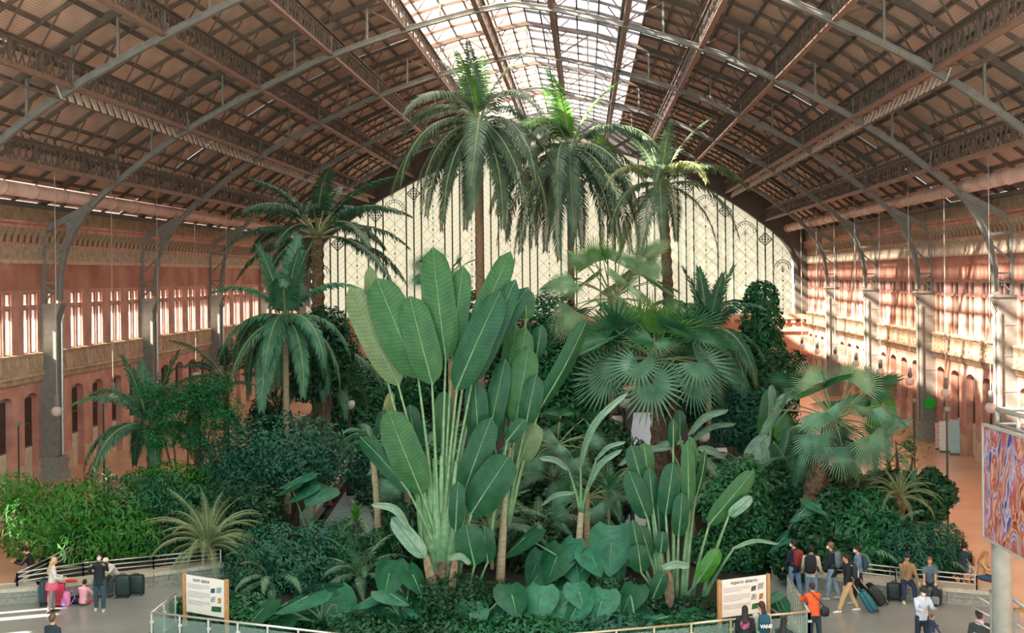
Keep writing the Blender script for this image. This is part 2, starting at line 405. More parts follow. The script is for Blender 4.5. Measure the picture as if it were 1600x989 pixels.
for k in range(-2, 4):
    e = empty('arch_rib', (0, YK(k), 0))
    tag(e, 'riveted grey steel arch rib with wall columns, %s from the camera' % ordn[k+2], 'arch', 'steel arch ribs of the roof', 'structure')
    put('lower_chord', LOWM, e); put('upper_chord', UPM, e)
    for m_ in POSTS: put('post', m_, e)
    for m_ in DIAG: put('brace', m_, e)
    for s in (-1, 1):
        for nm, m_ in zip(('column', 'pedestal', 'bracket', 'lit_edge'), CM[s]): put(nm, m_, e)

# ================================================================== LATTICE GIRDERS (12 along the hall)
g = MB(); Ya, Yb = YK(-3), YE-.3; N = int((Yb-Ya)/.62)
for i in range(N):
    a = Ya+i*.62; b = a+.62
    g.bar((0, a, .08), (0, b, 1.06), .05, .05, up=(1, 0, 0)); g.bar((.0, a, 1.06), (.0, b, .08), .05, .05, up=(1, 0, 0))
    if i % 4 == 0: g.bar((0, a, .05), (0, a, 1.1), .08, .12, up=(1, 0, 0))
GLAT = g.mesh('lattice', STEELD)
GBOT = MB().box(-.13, .13, Ya, Yb, 0, .07).box(-.05, .05, Ya, Yb, .08, .2).mesh('bottom_chord', STEELP)
GTOP = MB().box(-.15, .15, Ya, Yb, 1.08, 1.15).box(-.04, .04, Ya, Yb, .96, 1.08).mesh('top_chord', STEELD)
for s in (-1, 1):
    for i, gx in enumerate(GX):
        x = s*gx
        e = empty('lattice_girder', (x, 0, zlow(x)+.12))
        tag(e, 'long steel lattice girder under the roof, %s from the ridge on the %s side' % (ordn[i], 'left' if s < 0 else 'right'), 'girder', 'lattice girders under the roof', 'structure')
        put('lattice', GLAT, e); put('bottom_chord', GBOT, e); put('top_chord', GTOP, e)
        br = MB()
        h = zroof(x)-zlow(x)-.35
        for j in range(int((Yb-YK(-2))/PITCH)):
            yy = YK(-2)+PITCH*j
            for dx in (-.75, .75): br.bar((0, yy, 1.12), (dx, yy, h+(zroof(x+dx)-zroof(x))), .05, .07)
        o = put('roof_strut', br.mesh('roof_strut', STEELD), e); o['kind'] = 'stuff'

# ================================================================== ROOF
roofe = MB()
EDG = [0, .915, 1.83, 3.05, 4.27, 5.49, 6.71, 7.93, 9.15, 10.37, 11.59, 12.81, 14.03, 15.25, 16.47, 17.69, 18.91, 20.13, 21.5, 22.9, 24.3]
pur = MB()
ceil = empty('ceiling', (0, 0, 0)); tag(ceil, 'arched iron roof with rosy corrugated panels and a bright glazed ridge', 'ceiling', None, 'structure')
for x in EDG:
    for s in ((-1, 1) if x else (1,)):
        put('purlin', MB().box(-.045, .045, YK(-3), YE, -.16, 0).mesh('purlin', STEELD), ceil, (s*x, 0, zroof(x)-.02))
rf = MB(); rq = [(x, z-.1) for x, z in [(-x, zroof(x)) for x in reversed(EDG[1:])]+[(x, zroof(x)) for x in EDG]]
ribbon(rf, rq, -.045, .045, .1, .06)
RFM = rf.mesh('rafter', STEELD)
for j in range(0, 36):
    if j % 5: put('rafter', RFM, ceil, (0, YK(-3)+PITCH*j, 0))
cells = []
for ie in range(len(EDG)-1):
    for s in (-1, 1):
        for j in range(-5, 35):
            cells.append((ie, s, j))
def cell_key(c):
    ie, s, j = c; y = YK(-3)+PITCH*(j+.5); x = s*(EDG[ie]+EDG[ie+1])/2
    dx = x-CX; xr = dx*math.cos(YAW)+y*math.sin(YAW); yd = -dx*math.sin(YAW)+y*math.cos(YAW)
    if yd <= 1: return 1e9
    px = 800+F*xr/yd; py = CYP-F*(zroof(x)-CZ)/yd
    return y if (-30 < px < 1630 and py > -40) else 1e6+y
cells.sort(key=cell_key)
cache = {}
rest = MB(); rests = MB(); restb = MB()
CRG = random.Random(4)
for n, (ie, s, j) in enumerate(cells):
    xa, xb = EDG[ie], EDG[ie+1]; za, zb = zroof(xa), zroof(xb); y = YK(-3)+PITCH*j
    g_ = 0.; sky = xb < 6.8
    if n < 300:
        if (ie, s) not in cache:
            m_ = MB(); vs = []
            for (x, z, q) in ((xa, za, g_), (xb, zb, -g_)):
                for t in (0, .04):
                    for yy in (g_, PITCH-g_): vs.append((s*(x+q)-s*xa, yy, z-za+t))
            m_.add(vs, [(0, 1, 5, 4), (2, 6, 7, 3), (0, 4, 6, 2), (1, 3, 7, 5), (0, 2, 3, 1), (4, 5, 7, 6)])
            cache[(ie, s)] = m_.mesh('roof_panel', (SKYL if s < 0 else SKYLB) if sky else ROOFP)
        put('skylight_panel' if sky else 'roof_panel', cache[(ie, s)], ceil, (s*xa, y, za+CRG.uniform(0, .015)))
    else:
        tgt = (rests if s < 0 else restb) if sky else rest
        tgt.add([(s*(xa+g_), y+g_, za), (s*(xb-g_), y+g_, zb), (s*(xb-g_), y+PITCH-g_, zb), (s*(xa+g_), y+PITCH-g_, za)], [(0, 1, 2, 3)])
o = put('far_roof_panels', rest.mesh('far_roof_panels', ROOFP), ceil); o['kind'] = 'stuff'
for m_, q_ in ((rests, SKYL), (restb, SKYLB)):
    o = put('far_skylight_panels', m_.mesh('far_skylight_panels', q_), ceil); o['kind'] = 'stuff'

# louvres below two girders of each side, round tubes by the eaves
for s in (-1, 1):
    for gi in (4, 5):
        x = s*GX[gi]
        q = put('louvre_strip', MB().box(-.04, .04, YK(-2), YE-.5, -.05, .05).box(-.04, .04, YK(-2), YE-.5, .55, .62).mesh('louvre_strip', STEELD), None, (x+s*.45, 0, zlow(x)+(-.25 if gi == 4 else 1.15)))
        tag(q, 'row of pale tilted louvre blades under the roof, %s on the %s side' % ('upper row' if gi == 4 else 'lower row', 'left' if s < 0 else 'right'), 'louvres', None, 'structure')
        bl = MB().prism([(-s*.1, -.22, -.1), (s*.08, -.22, .4), (s*.12, -.22, .38), (-s*.06, -.22, -.12)], (0, .44, 0)).mesh('blade', LOUV)
        for j in range(int((YE-YK(-1))/.82)): put('blade', bl, q, (0, YK(-1)+.82*j, .1))
    d = MB(); 
    d.tube([(s*22.0, YK(-1.4), 14.15), (s*22.0, YE-3, 14.15)], .34, 12)  # tube built in place of a pale strip along the eaves
    for j in range(24): yy = YK(-1.3)+j*3.1; d.tube([(s*22.0, yy, 14.15), (s*22.0, yy+.12, 14.15)], .38, 12)
    q = put('eaves_tube', d.mesh('eaves_tube', mat('tube_rose', (222, 186, 170), .5, .15, 1), True)); tag(q, 'round pale rose tube along the %s eaves' % ('left' if s < 0 else 'right'), 'duct')

# ================================================================== END WALL WITH GLASS ARCH
zg = lambda x: zlow(x)-.32
ew = MB()
pts = [(x, z-.32) for x, z in chord_pts() if z > 9.5]
pts = [(-22.8, 9.0)]+pts+[(22.8, 9.0)]
for (a, za), (b, zb) in zip(pts, pts[1:]):
    ra = zroof(a) if abs(a) < 22.9 else 15; rb = zroof(b) if abs(b) < 22.9 else 15
    if a == b: continue
    ew.prism([(a, YE-.25, za), (b, YE-.25, zb), (b, YE-.25, rb), (a, YE-.25, ra)], (0, .5, 0))
for s in (-1, 1):
    ew.box(min(s*22.8, s*24.9), max(s*22.8, s*24.9), YE-.3, YE+.4, 5.5, 15)
rim = [(x, z-.34) for x, z in chord_pts() if z > 9.2]
ribbon(ew, rim, YE-.5, YE+.2, 0, .18)
for i in range(len(pts)-1):
    (a, za), (b, zb) = pts[i], pts[i+1]
    if abs(a) < 21 and abs(b) < 21: ew.bar((a, YE-.3, za+.3), (b, YE-.3, min(zroof(b)-.2, zb+1.9)), .1, .08)
wall_end = struct('wall_end', ew, mat('end_steel', (100, 98, 88), .6, .15, 1), 'dark grey steel arch band closing the far end of the hall')
pod = MB()
pod.box(-24, 24, YE-.2, YE+.5, 0, 6.1, 0); pod.box(-24, 24, YE-.5, YE-.1, 5.75, 6.2, 1); pod.box(-24, 24, YE-.4, YE-.1, 4.6, 4.8, 1)
for i in range(60): pod.box(-24+.8*i, -23.6+.8*i, YE-.42, YE-.2, 5.4, 5.75, 1)
for i in range(9):
    xc = -21+5.2*i
    arc = [(xc+1.3*math.cos(t), YE-.3, 2.6+1.3*math.sin(t)) for t in [math.pi*j/10 for j in range(11)]]+[(xc-1.3, YE-.3, 0), (xc+1.3, YE-.3, 0)]
    pod.prism(arc, (0, .12, 0), 2)
struct('wall_back', pod, [BRICK, STONE, mat('arch_pale', (228, 206, 190), .5, .08, 2)], 'brick podium wall with pale arches below the far glass')
wend = empty('window_61', (0, YE, 0)); tag(wend, 'huge arched glass wall with green mullions at the far end', 'window', None, 'structure')
ZB = 6.2
strips = []
xs = [s*gx for gx in GX for s in (-1, 1)]+[]
cent = sorted(xs)
mull = sorted([c+d for c in cent for d in (-.72, 0, .72)])
mull = [m_ for m_ in mull if abs(m_) < 22.3]
edges = [-22.6]+mull+[22.6]
for a, b in zip(edges, edges[1:]):
    n = 4; vs = []; top = []
    for j in range(n+1):
        x = a+(b-a)*j/n; top.append((x, 0, max(zg(x), 9.0)))
    poly = [(a+.04, 0, ZB), (b-.04, 0, ZB)]+[(min(max(p[0], a+.04), b-.04), 0, p[2]) for p in reversed(top)]
    put('pane', MB().prism(poly, (0, .03, 0)).mesh('pane', ENDG), wend)
for x in mull:
    m_ = MB().box(-.06, .06, -.12, 0, ZB, zg(x)+.1); put('mullion', m_.mesh('mullion', MULL), wend, (x, -.02, 0))
def clip_line(lat, xa, xb, z0, slope, w):
    x0 = xa; n = 6
    for j in range(n):
        a = xa+(xb-xa)*j/n; b = xa+(xb-xa)*(j+1)/n; za = z0+slope*(a-xa); zb = z0+slope*(b-xa)
        if zb < zg((a+b)/2)-.1 and za < zg((a+b)/2)-.1 and min(za, zb) > ZB: lat.bar((a, -.04, za), (b, -.04, zb), w, w, up=(0, 1, 0))
for i, c in enumerate(cent):
    lat = MB()
    z = ZB
    while z < 23.2:                                   # chevrons inside the narrow strips
        clip_line(lat, c-.72, c, z, -.9, .016); clip_line(lat, c, c+.72, z-.65, .9, .016); z += .5
    put('chevron_bars', lat.mesh('chevron_bars', MULL), wend)
    orn = MB(); zt = zg(c)-.75 if abs(c) < 20.5 else 12.4; zt = min(zg(c-.6), zg(c+.6))-.75
    for (ax, az, bx_, bz) in ((-.62, 0, 0, .62), (0, .62, .62, 0), (.62, 0, 0, -.62), (0, -.62, -.62, 0)): orn.bar((ax, 0, az), (bx_, 0, bz), .09, .07, up=(0, 1, 0))
    for q in range(12):
        a = 2*math.pi*q/12; b = a+2*math.pi/12; orn.bar((.3*math.cos(a), 0, .3*math.sin(a)), (.3*math.cos(b), 0, .3*math.sin(b)), .07, .06, up=(0, 1, 0))
    orn.bar((0, 0, -.5), (0, 0, .5), .06, .06); orn.bar((-.5, 0, 0), (.5, 0, 0), .06, .06, up=(0, 1, 0))
    put('diamond_ornament', orn.mesh('diamond_ornament', MULL), wend, (c, -.1, zt))
bays = [(a+.72, b-.72) for a, b in zip(cent, cent[1:])]+[(20.85, 22.6), (-22.6, -20.85)]
for (a, b) in bays:
    lat = MB(); w = b-a; z = ZB-w
    while z < 23.5:
        clip_line(lat, a, b, z, 1.0, .024); clip_line(lat, a, b, z+w, -1.0, .024); z += w/2
    zz = ZB+.5; xm = (a+b)/2
    while zz < zg(xm)-2.6: lat.box(xm-.07, xm+.07, -.08, 0, zz-.07, zz+.07); zz += w/2
    lat.box(xm-.012, xm+.012, -.06, -.02, ZB, zg(xm)-.3)
    put('lattice_bars', lat.mesh('lattice_bars', MULL), wend)
    orn = MB(); r = w/2-.1; zt = min(zg(a), zg(b))-r-.1
    for q in range(10):
        t = math.pi*q/10; t2 = math.pi*(q+1)/10
        orn.bar((r*math.cos(t), 0, r*math.sin(t)), (r*math.cos(t2), 0, r*math.sin(t2)), .06, .05, up=(0, 1, 0))
        orn.ball(((r-.22)*math.cos(t), 0, (r-.22)*math.sin(t)), .07, 6, 4)
    for q in range(6):
        t = math.pi*q/3; orn.bar((0, 0, -.1), (.28*math.cos(t), 0, -.1+.28*math.sin(t)), .04, .04, up=(0, 1, 0))
    put('arch_ornament', orn.mesh('arch_ornament', MULL), wend, (xm, -.1, zt))
# ================================================================== PLANTS
def leafmat(name, rgb, hue2=None, rough=.48, trans=.2, scale=1.5, spec=.38, stripes=None, coord='Object'):
    return mat(name, rgb, rough, .25, scale, trans=trans, spec=spec, hue2=hue2, stripes=stripes, coord=coord)
BLADE = mat('broad_leaf', (60, 104, 56), .38, .2, 3, trans=.15, spec=.22, hue2=(44, 90, 54), stripes=('Y', 3.6, .22), coord='UV')
BLADED = mat('broad_leaf_dark', (34, 86, 52), .35, .2, 3, trans=.12, spec=.22, hue2=(24, 70, 44), stripes=('Y', 3.6, .22), coord='UV')
BLADEO = mat('broad_leaf_olive', (106, 124, 78), .45, .2, 3, trans=.15, spec=.35, hue2=(84, 112, 72), stripes=('Y', 3.6, .22), coord='UV')
BLADEP = mat('broad_leaf_pale', (140, 172, 152), .4, .2, 3, trans=.15, spec=.22, hue2=(108, 148, 124), stripes=('Y', 3.6, .22), coord='UV')
BLADEY = mat('broad_leaf_fresh', (70, 140, 44), .4, .2, 3, trans=.25, spec=.4, hue2=(48, 116, 40), stripes=('Y', 3.6, .22), coord='UV')
RIB = mat('leaf_rib', (128, 160, 112), .5, .1, 4)
PETI = mat('petiole', (116, 152, 108), .45, .15, 6, hue2=(88, 130, 92))
EARM = mat('ear_leaf', (58, 122, 92), .4, .2, 3, trans=.15, spec=.22, hue2=(36, 96, 74))
EARD = mat('ear_leaf_dark', (34, 92, 62), .4, .2, 3, trans=.15, spec=.22, hue2=(22, 72, 48))
PALMG = leafmat('palm_grey', (88, 112, 84), (60, 86, 66))
PALMD = leafmat('palm_dark', (52, 92, 66), (34, 68, 50))
PALMT = leafmat('palm_teal', (70, 124, 92), (46, 96, 72))
PALMY = leafmat('palm_sunlit', (132, 138, 86), (98, 112, 68))  # gold tone paints sunlight onto a few fronds
PALMF = leafmat('palm_fresh', (96, 142, 58), (62, 112, 46))
FANG = leafmat('fan_green', (58, 116, 72), (36, 84, 56))
FANP = leafmat('fan_pale', (142, 174, 132), (104, 144, 104))
FANT = leafmat('fan_teal', (104, 152, 122), (66, 116, 90))
DATE = leafmat('date_grey', (120, 142, 104), (92, 118, 84))
RACH = mat('rachis', (132, 146, 98), .5, .1, 5)
TRUNK = mat('palm_trunk', (150, 122, 98), .85, .3, 6, bump=.4, nscale3=(1, 1, 6))
TRUNKR = mat('palm_trunk_fibre', (118, 98, 76), .9, .4, 9, bump=.6)
TRUNKP = mat('palm_trunk_pale', (168, 162, 132), .7, .2, 5, nscale3=(1, 1, 6))
BARK = mat('bark', (92, 76, 58), .9, .3, 8)
GR = {'a': leafmat('foliage_deep', (27, 82, 46), (16, 62, 38)), 'b': leafmat('foliage_mid', (41, 106, 61), (26, 88, 54)), 'c': leafmat('foliage_fresh', (77, 140, 52), (48, 124, 46), trans=.35),
      'd': leafmat('foliage_teal', (39, 100, 75), (26, 84, 64)), 'e': leafmat('foliage_fern', (30, 113, 55), (20, 96, 50), trans=.3), 'f': leafmat('foliage_olive', (100, 118, 70), (78, 104, 62))}
rng = random.Random(11)

def blade(mb_, base, tip, width, nrm=(0, -1, .15), bend=.06, droop=0., fold=.18, n=12, mi=0, shape=0, rib=1, ribw=.02, wav=.04):
    base = Vector(base); tip = Vector(tip); ax = tip-base; L = ax.length; a = ax.normalized()
    nv = Vector(nrm); nv = (nv-a*nv.dot(a)).normalized(); sd = a.cross(nv)
    vs = []; uv = []; T = (-1, -.55, 0, .55, 1); mid = []
    for i in range(n+1):
        s = i/n; p = base+ax*s+nv*(bend*L*math.sin(math.pi*s))+Vector((0, 0, -droop*L*s*s))
        if shape == 0: w = max(0., 1-abs(2*s-1)**(2.6 if s < .5 else 4.2))**.55*(1-.14*s)
        elif shape == 1: w = max(0., 1-abs(2*min(1, s**.8)-1)**2.)**.7
        else: w = max(0., 1-abs(2*s**.62-1)**2.2)**.62
        w = w*width/2+.004; mid.append(p+nv*.012)
        for t in T:
            q = p+sd*(w*t)+nv*(-fold*w*abs(t)+wav*w*math.sin(9*s+3*t)*abs(t)); vs.append(q); uv.append((t*.5+.5+.0*s, s*2.2-abs(t)*.12))
    k = len(T); fs = [(i*k+j, i*k+j+1, (i+1)*k+j+1, (i+1)*k+j) for i in range(n) for j in range(k-1)]
    mb_.add(vs, fs, mi, uv)
    if rib: mb_.tube(mid, [ribw*(1-.75*i/n) for i in range(n+1)], 4, 1, cap=False)
def petiole(mb_, a, b, r0, r1, bow=(0, 0, 0), mi=1, n=6):
    a = Vector(a); b = Vector(b); bw = Vector(bow)
    mb_.tube([a.lerp(b, i/n)+bw*math.sin(math.pi*i/n) for i in range(n+1)], [r0+(r1-r0)*i/n for i in range(n+1)], 6, mi)

def strelitzia(name, label, cat, root_px, Yb, leaves, origin, fan=.0):
    """leaves: (base px, tip px, width m, depth offset, material, extra dict). The petiole springs from the fan origin px."""
    base = at(*root_px, Yb); base.z = .2
    e = empty(name, base); tag(e, label, cat)
    for L in leaves:
        (bx_, by_), (tx, ty), w, dy, m_, ex = L
        mbx = MB(); B = at(bx_, by_, Yb+dy); T = at(tx, ty, Yb+dy+ex.get('tdy', 0))
        og = ex.get('o', origin); O = at(og[0]+ (bx_-og[0])*fan*.35, og[1]-abs(bx_-og[0])*.0, Yb+ex.get('oy', 0))
        blade(mbx, B, T, w, ex.get('n', (0, -1, .2)), ex.get('bend', .05), ex.get('droop', 0), ex.get('fold', .18), shape=ex.get('shape', 0), wav=ex.get('wav', .05), ribw=.03)
        petiole(mbx, O, B.lerp(T, .03), ex.get('pr', .075), .03, ex.get('bow', ((B.x-O.x)*-.08, 0, 0)))
        part('leaf', mbx, [m_, PETI], e, True, True)
    return e, base

# ---- the great traveller's palm in the foreground
A_LEAVES = [((624, 604), (546, 448), .95, .25, BLADEO, {}), ((588, 530), (578, 415), .5, .7, BLADEO, {'bow': (0, 0, 0)}), ((655, 592), (588, 434), 1.28, 0, BLADE, {}), ((676, 602), (640, 462), 1.05, -.2, BLADE, {}),
            ((697, 565), (676, 386), 1.05, .15, BLADE, {'wav': .08}), ((706, 565), (724, 415), .75, .4, BLADE, {}), ((712, 612), (782, 455), 1.0, -.3, BLADED, {}), ((728, 560), (798, 392), .8, .5, BLADE, {}),
            ((736, 600), (806, 436), .75, .2, BLADED, {}), ((752, 560), (826, 448), .62, .9, BLADED, {}),
            ((660, 775), (606, 640), 1.1, -.35, BLADE, {'o': (690, 860)}), ((640, 770), (562, 682), .62, -.5, BLADED, {'bend': -.12, 'n': (-.4, -.8, .5), 'o': (688, 865)}),
            ((690, 700), (694, 610), .62, .9, BLADE, {}), ((650, 700), (640, 632), .6, .9, BLADED, {}),
            ((735, 805), (796, 712), 1.15, -.6, BLADED, {'o': (715, 900), 'fold': .25}), ((722, 780), (768, 652), .85, -.1, BLADED, {'o': (710, 900)}), ((748, 690), (742, 592), .75, .5, BLADED, {'o': (712, 880)}),
            ((760, 700), (790, 560), .7, .8, BLADED, {'o': (712, 880)}), ((712, 830), (716, 752), .5, -.8, BLADED, {'o': (712, 920)}),
            ((742, 885), (728, 820), .95, -.9, BLADED, {'o': (728, 950), 'pr': .05}), ((762, 880), (756, 822), .6, -.6, BLADED, {'o': (735, 950), 'pr': .05}),
            ((665, 872), (612, 808), .55, -.6, BLADEP, {'o': (690, 905), 'pr': .05}), ((640, 826), (580, 788), .38, -.7, BLADEP, {'bend': .25, 'n': (0, -.4, 1), 'o': (690, 880), 'pr': .04}),
            ((700, 872), (736, 880), .5, -1.0, BLADEP, {'o': (700, 920), 'pr': .04, 'bend': .3, 'n': (0, -.3, 1)}), ((792, 690), (820, 655), .5, .3, BLADED, {'o': (760, 860)})]
tp, tb = strelitzia('travellers_palm', 'giant traveller\'s palm with tall paddle leaves fanning up, largest plant in the foreground', 'plant', (692, 950), 35.6, A_LEAVES, (688, 868), .35)
mbx = MB()                                                        # flat fan of overlapping leaf bases and the stub trunk
tr = MB(); b0 = at(694, 958, 35.6)
tr.tube([(b0.x+.05*math.sin(i), 35.6, .15+i*.22) for i in range(8)], [.34-.015*i+.05*(i % 2) for i in range(8)], 10)
part('trunk', tr, TRUNKR, tp, False, True)
for i in range(9):
    t = (i-4)/4; lb = MB(); O = at(689+t*12, 900-8*(1-abs(t)), 35.6-.12*(i % 2)); T_ = at(690+t*46, 730-18*(1-abs(t)), 35.6)
    lb.tube([O, O.lerp(T_, .35)+Vector((t*.06, 0, 0)), O.lerp(T_, .7), T_], [(.13, .08), (.16, .07), (.09, .05), (.05, .04)], 8, ref=(0, 1, 0))
    part('leaf_base', lb, PETI, tp, True, True)
for i, (x0, y0, x1, y1) in enumerate(((668, 880, 690, 945), (664, 862, 678, 930), (712, 870, 704, 935), (676, 905, 696, 960), (708, 905, 698, 955))):
    sh = MB(); blade(sh, at(x0, y0, 35.1), at(x1, y1, 35.0), .22, rib=0, wav=.3, n=8); part('dry_sheath', sh, mat('dry_leaf', (142, 122, 96), .8, .3, 5), tp, True, True)

B_LEAVES = [((790, 655), (806, 505), .72, .4, BLADE, {}), ((798, 662), (822, 512), .8, .15, BLADE, {}), ((806, 664), (826, 542), .9, -.1, BLADE, {}), ((822, 662), (838, 586), .7, -.35, BLADED, {'fold': .3}),
            ((842, 640), (918, 497), .62, -.1, BLADED, {'n': (.5, -.8, .1), 'fold': .35}), ((812, 720), (836, 660), .85, -.1, BLADEO, {}), ((838, 560), (846, 508), .5, .8, BLADED, {}), ((822, 500), (822, 452), .6, 1.0, BLADE, {}),
            ((772, 690), (780, 610), .6, .3, BLADE, {})]
bp, bb = strelitzia('giant_strelitzia', 'slimmer giant strelitzia with upright paddle leaves right behind the great fan of leaves', 'plant', (782, 950), 36.6, B_LEAVES, (790, 820), .3)
st = MB(); q0 = at(780, 952, 36.6); st.tube([Vector((q0.x, 36.6, .2)), at(783, 880, 36.6), at(788, 800, 36.6), at(800, 700, 36.6)], [.16, .13, .11, .06], 8); part('stem', st, TRUNKP, bp, True, True)
ds = MB(); blade(ds, at(782, 900, 36.3), at(776, 958, 36.2), .3, rib=0, wav=.3); part('dry_sheath', ds, MATS['dry_leaf'], bp, True, True)

C_LEAVES = [((1012, 812), (982, 735), 0.68, .1, BLADED, {}), ((1004, 760), (986, 695), 0.56, .3, BLADED, {}), ((1012, 745), (1006, 692), 0.52, .4, BLADE, {}), ((1020, 790), (1014, 730), 0.44, .2, BLADED, {}),
            ((1040, 806), (1052, 722), 0.66, -.1, BLADED, {'fold': .25}), ((1060, 840), (1066, 770), 0.52, -.2, BLADED, {}), ((1076, 800), (1074, 688), 0.44, 0, BLADE, {}), ((1082, 750), (1080, 682), 0.32, .3, BLADE, {}),
            ((1086, 780), (1102, 702), 0.34, .3, BLADED, {'n': (.6, -.8, 0)}), ((1106, 822), (1178, 735), 0.58, -.2, BLADE, {'fold': .3}), ((1138, 806), (1175, 776), 0.34, -.4, BLADEP, {'bend': .2}),
            ((1000, 875), (988, 812), 0.40, -.3, BLADED, {}), ((1016, 872), (1000, 820), 0.48, -.1, BLADED, {}), ((1002, 896), (996, 850), 0.60, -.5, BLADED, {}), ((1032, 866), (1036, 830), 0.40, -.2, BLADED, {}),
            ((1020, 935), (1038, 892), 0.48, -.7, BLADED, {}), ((1090, 910), (1124, 858), 0.50, -.6, BLADEY, {'fold': .35}), ((1034, 886), (1078, 884), 0.36, -.9, BLADEP, {'bend': .12, 'n': (0, -.5, 1)}),
            ((1144, 858), (1216, 850), 0.24, -.6, BLADEP, {'bend': .15, 'n': (0, -.3, 1)}), ((1052, 700), (1052, 655), 0.32, .5, BLADED, {'fold': .6}), ((1030, 830), (1026, 760), 0.40, .4, BLADED, {})]
cpz, cb_ = strelitzia('giant_strelitzia', 'clump of giant strelitzia leaves beside the espacio abierto board', 'plant', (1052, 965), 35.4, C_LEAVES, (1054, 935), 1.5)
ds = MB(); blade(ds, at(1040, 880, 35.1), at(1048, 950, 35.0), .3, rib=0, wav=.3); part('dry_sheath', ds, MATS['dry_leaf'], cpz, True, True)

# ---- long pale drooping banana leaves
def banana(label, root_px, Yb, leaves, origin):
    e, b_ = strelitzia('banana_plant', label, 'plant', root_px, Yb, leaves, origin, .2)
    s_ = MB(); O = at(*origin, Yb); s_.tube([b_, O.lerp(b_, .5), O], [.16, .12, .09], 8); part('stem', s_, TRUNKP, e, True, True); return e
arch_ = {'bend': .16, 'n': (0, -.35, 1)}
banana('banana plant with long pale arching leaves between the two foreground clumps', (900, 930), 38.5, [((905, 735), (982, 612), .38, 0, BLADEP, arch_), ((900, 770), (845, 790), .3, 0, BLADEP, arch_), ((920, 760), (972, 702), .36, -.2, BLADEP, arch_), ((890, 735), (842, 715), .4, 0, BLADEP, arch_), ((930, 720), (978, 690), .3, 0, BLADEP, arch_)], (908, 800))
banana('banana plant with broad pale leaves below the central fan palm', (1085, 880), 45, [((1068, 690), (1010, 712), .5, 0, BLADEP, arch_), ((1075, 680), (1138, 640), .55, 0, BLADEP, arch_), ((1080, 690), (1150, 662), .5, .3, BLADEP, arch_), ((1062, 680), (1062, 640), .5, 0, BLADED, {}), ((1090, 700), (1140, 700), .6, -.2, BLADEP, {'droop': .5, 'n': (0, -.5, 1)}), ((1050, 700), (965, 728), .55, -.3, BLADEP, arch_)], (1074, 760))
banana('banana plant with wide drooping leaves left of the right hand fan palm', (1195, 880), 45.5, [((1196, 690), (1208, 605), .85, .5, BLADE, {}), ((1200, 680), (1165, 720), .7, 0, BLADEP, {'n': (-.3, -.8, .4)}), ((1205, 640), (1260, 612), .7, 0, BLADEP, arch_), ((1206, 660), (1206, 600), .5, 0, BLADEP, {'n': (.6, -.7, 0)}), ((1208, 690), (1240, 730), .7, -.3, BLADED, {'droop': .2}), ((1188, 690), (1195, 745), .6, -.4, BLADEP, {}), ((1216, 690), (1232, 648), .7, .2, BLADEY, {})], (1200, 730))
banana('banana plant with upright green leaves behind the right hand fan palm', (1365, 850), 48, [((1372, 690), (1383, 615), 1.1, 0, BLADEY, {}), ((1360, 650), (1340, 620), .7, .3, BLADET if 'BLADET' in globals() else BLADE, {}), ((1368, 700), (1426, 655), .6, 0, BLADEP, arch_), ((1400, 705), (1430, 738), .6, -.1, BLADEP, {'droop': .1, 'n': (0, -.5, 1)}), ((1412, 690), (1432, 706), .4, -.2, BLADED, {})], (1368, 760))
banana('young banana plant with split leaves on the left of the great fan of leaves', (598, 860), 44, [((590, 690), (560, 672), .5, 0, BLADED, arch_), ((596, 690), (600, 640), .6, 0, BLADED, {}), ((602, 660), (612, 612), .4, .4, PALMY, {}), ((580, 680), (535, 690), .5, .2, BLADED, arch_)], (597, 720))

# ---- pinnate and fan fronds
def pinnate(name, L, e0, e1, n, ll, lw, hang, m_, seed, pet=.15, pw=1., up=0.):
    rg = random.Random(seed); mbx = MB(); pts = []; K = 14; p = Vector((0, 0, 0)); tans = []
    for i in range(K+1):
        s = i/K; el = e0+(e1-e0)*s**pw; t = Vector((math.cos(el), 0, math.sin(el))); tans.append(t); pts.append(p.copy()); p = p+t*(L/K)
    mbx.tube(pts, [.05*(1-.85*i/K)*(L/4)**.5 for i in range(K+1)], 4, 1, cap=False)
    for i in range(n):
        s = pet+(1-pet)*(i+.5)/n; k = min(K-1, int(s*K)); f = s*K-k
        P = pts[k].lerp(pts[k+1], f); T = tans[k].lerp(tans[k+1], f).normalized(); N = Vector((-T.z, 0, T.x))
        q = (s-pet)/(1-pet); l = ll*(.45+.55*math.sin(math.pi*min(1, q*.9+.12)))*(1-.35*q)*rg.uniform(.85, 1.1)
        for sd in (-1, 1):
            d = (T*(.45+.5*q)+Vector((0, sd, 0))*(1-.35*q)+N*(up+rg.uniform(-.15, .15))).normalized()
            d2 = (d*(1-hang)+Vector((0, 0, -1))*hang*1.2+Vector((rg.uniform(-.1, .1), 0, 0))).normalized()
            w = T*(lw/2); m1 = P+d*(l*.5); m2 = m1+d2*(l*.5)
            if hang > .6: m1 = P+(d+d2).normalized()*(l*.4); m2 = m1+d2*(l*.6)
            mbx.add([P-w*.5, P+w*.5, m1+w, m1-w, m2], [(0, 1, 2, 3), (3, 2, 4)])
    return mbx.mesh(name, [m_, RACH])
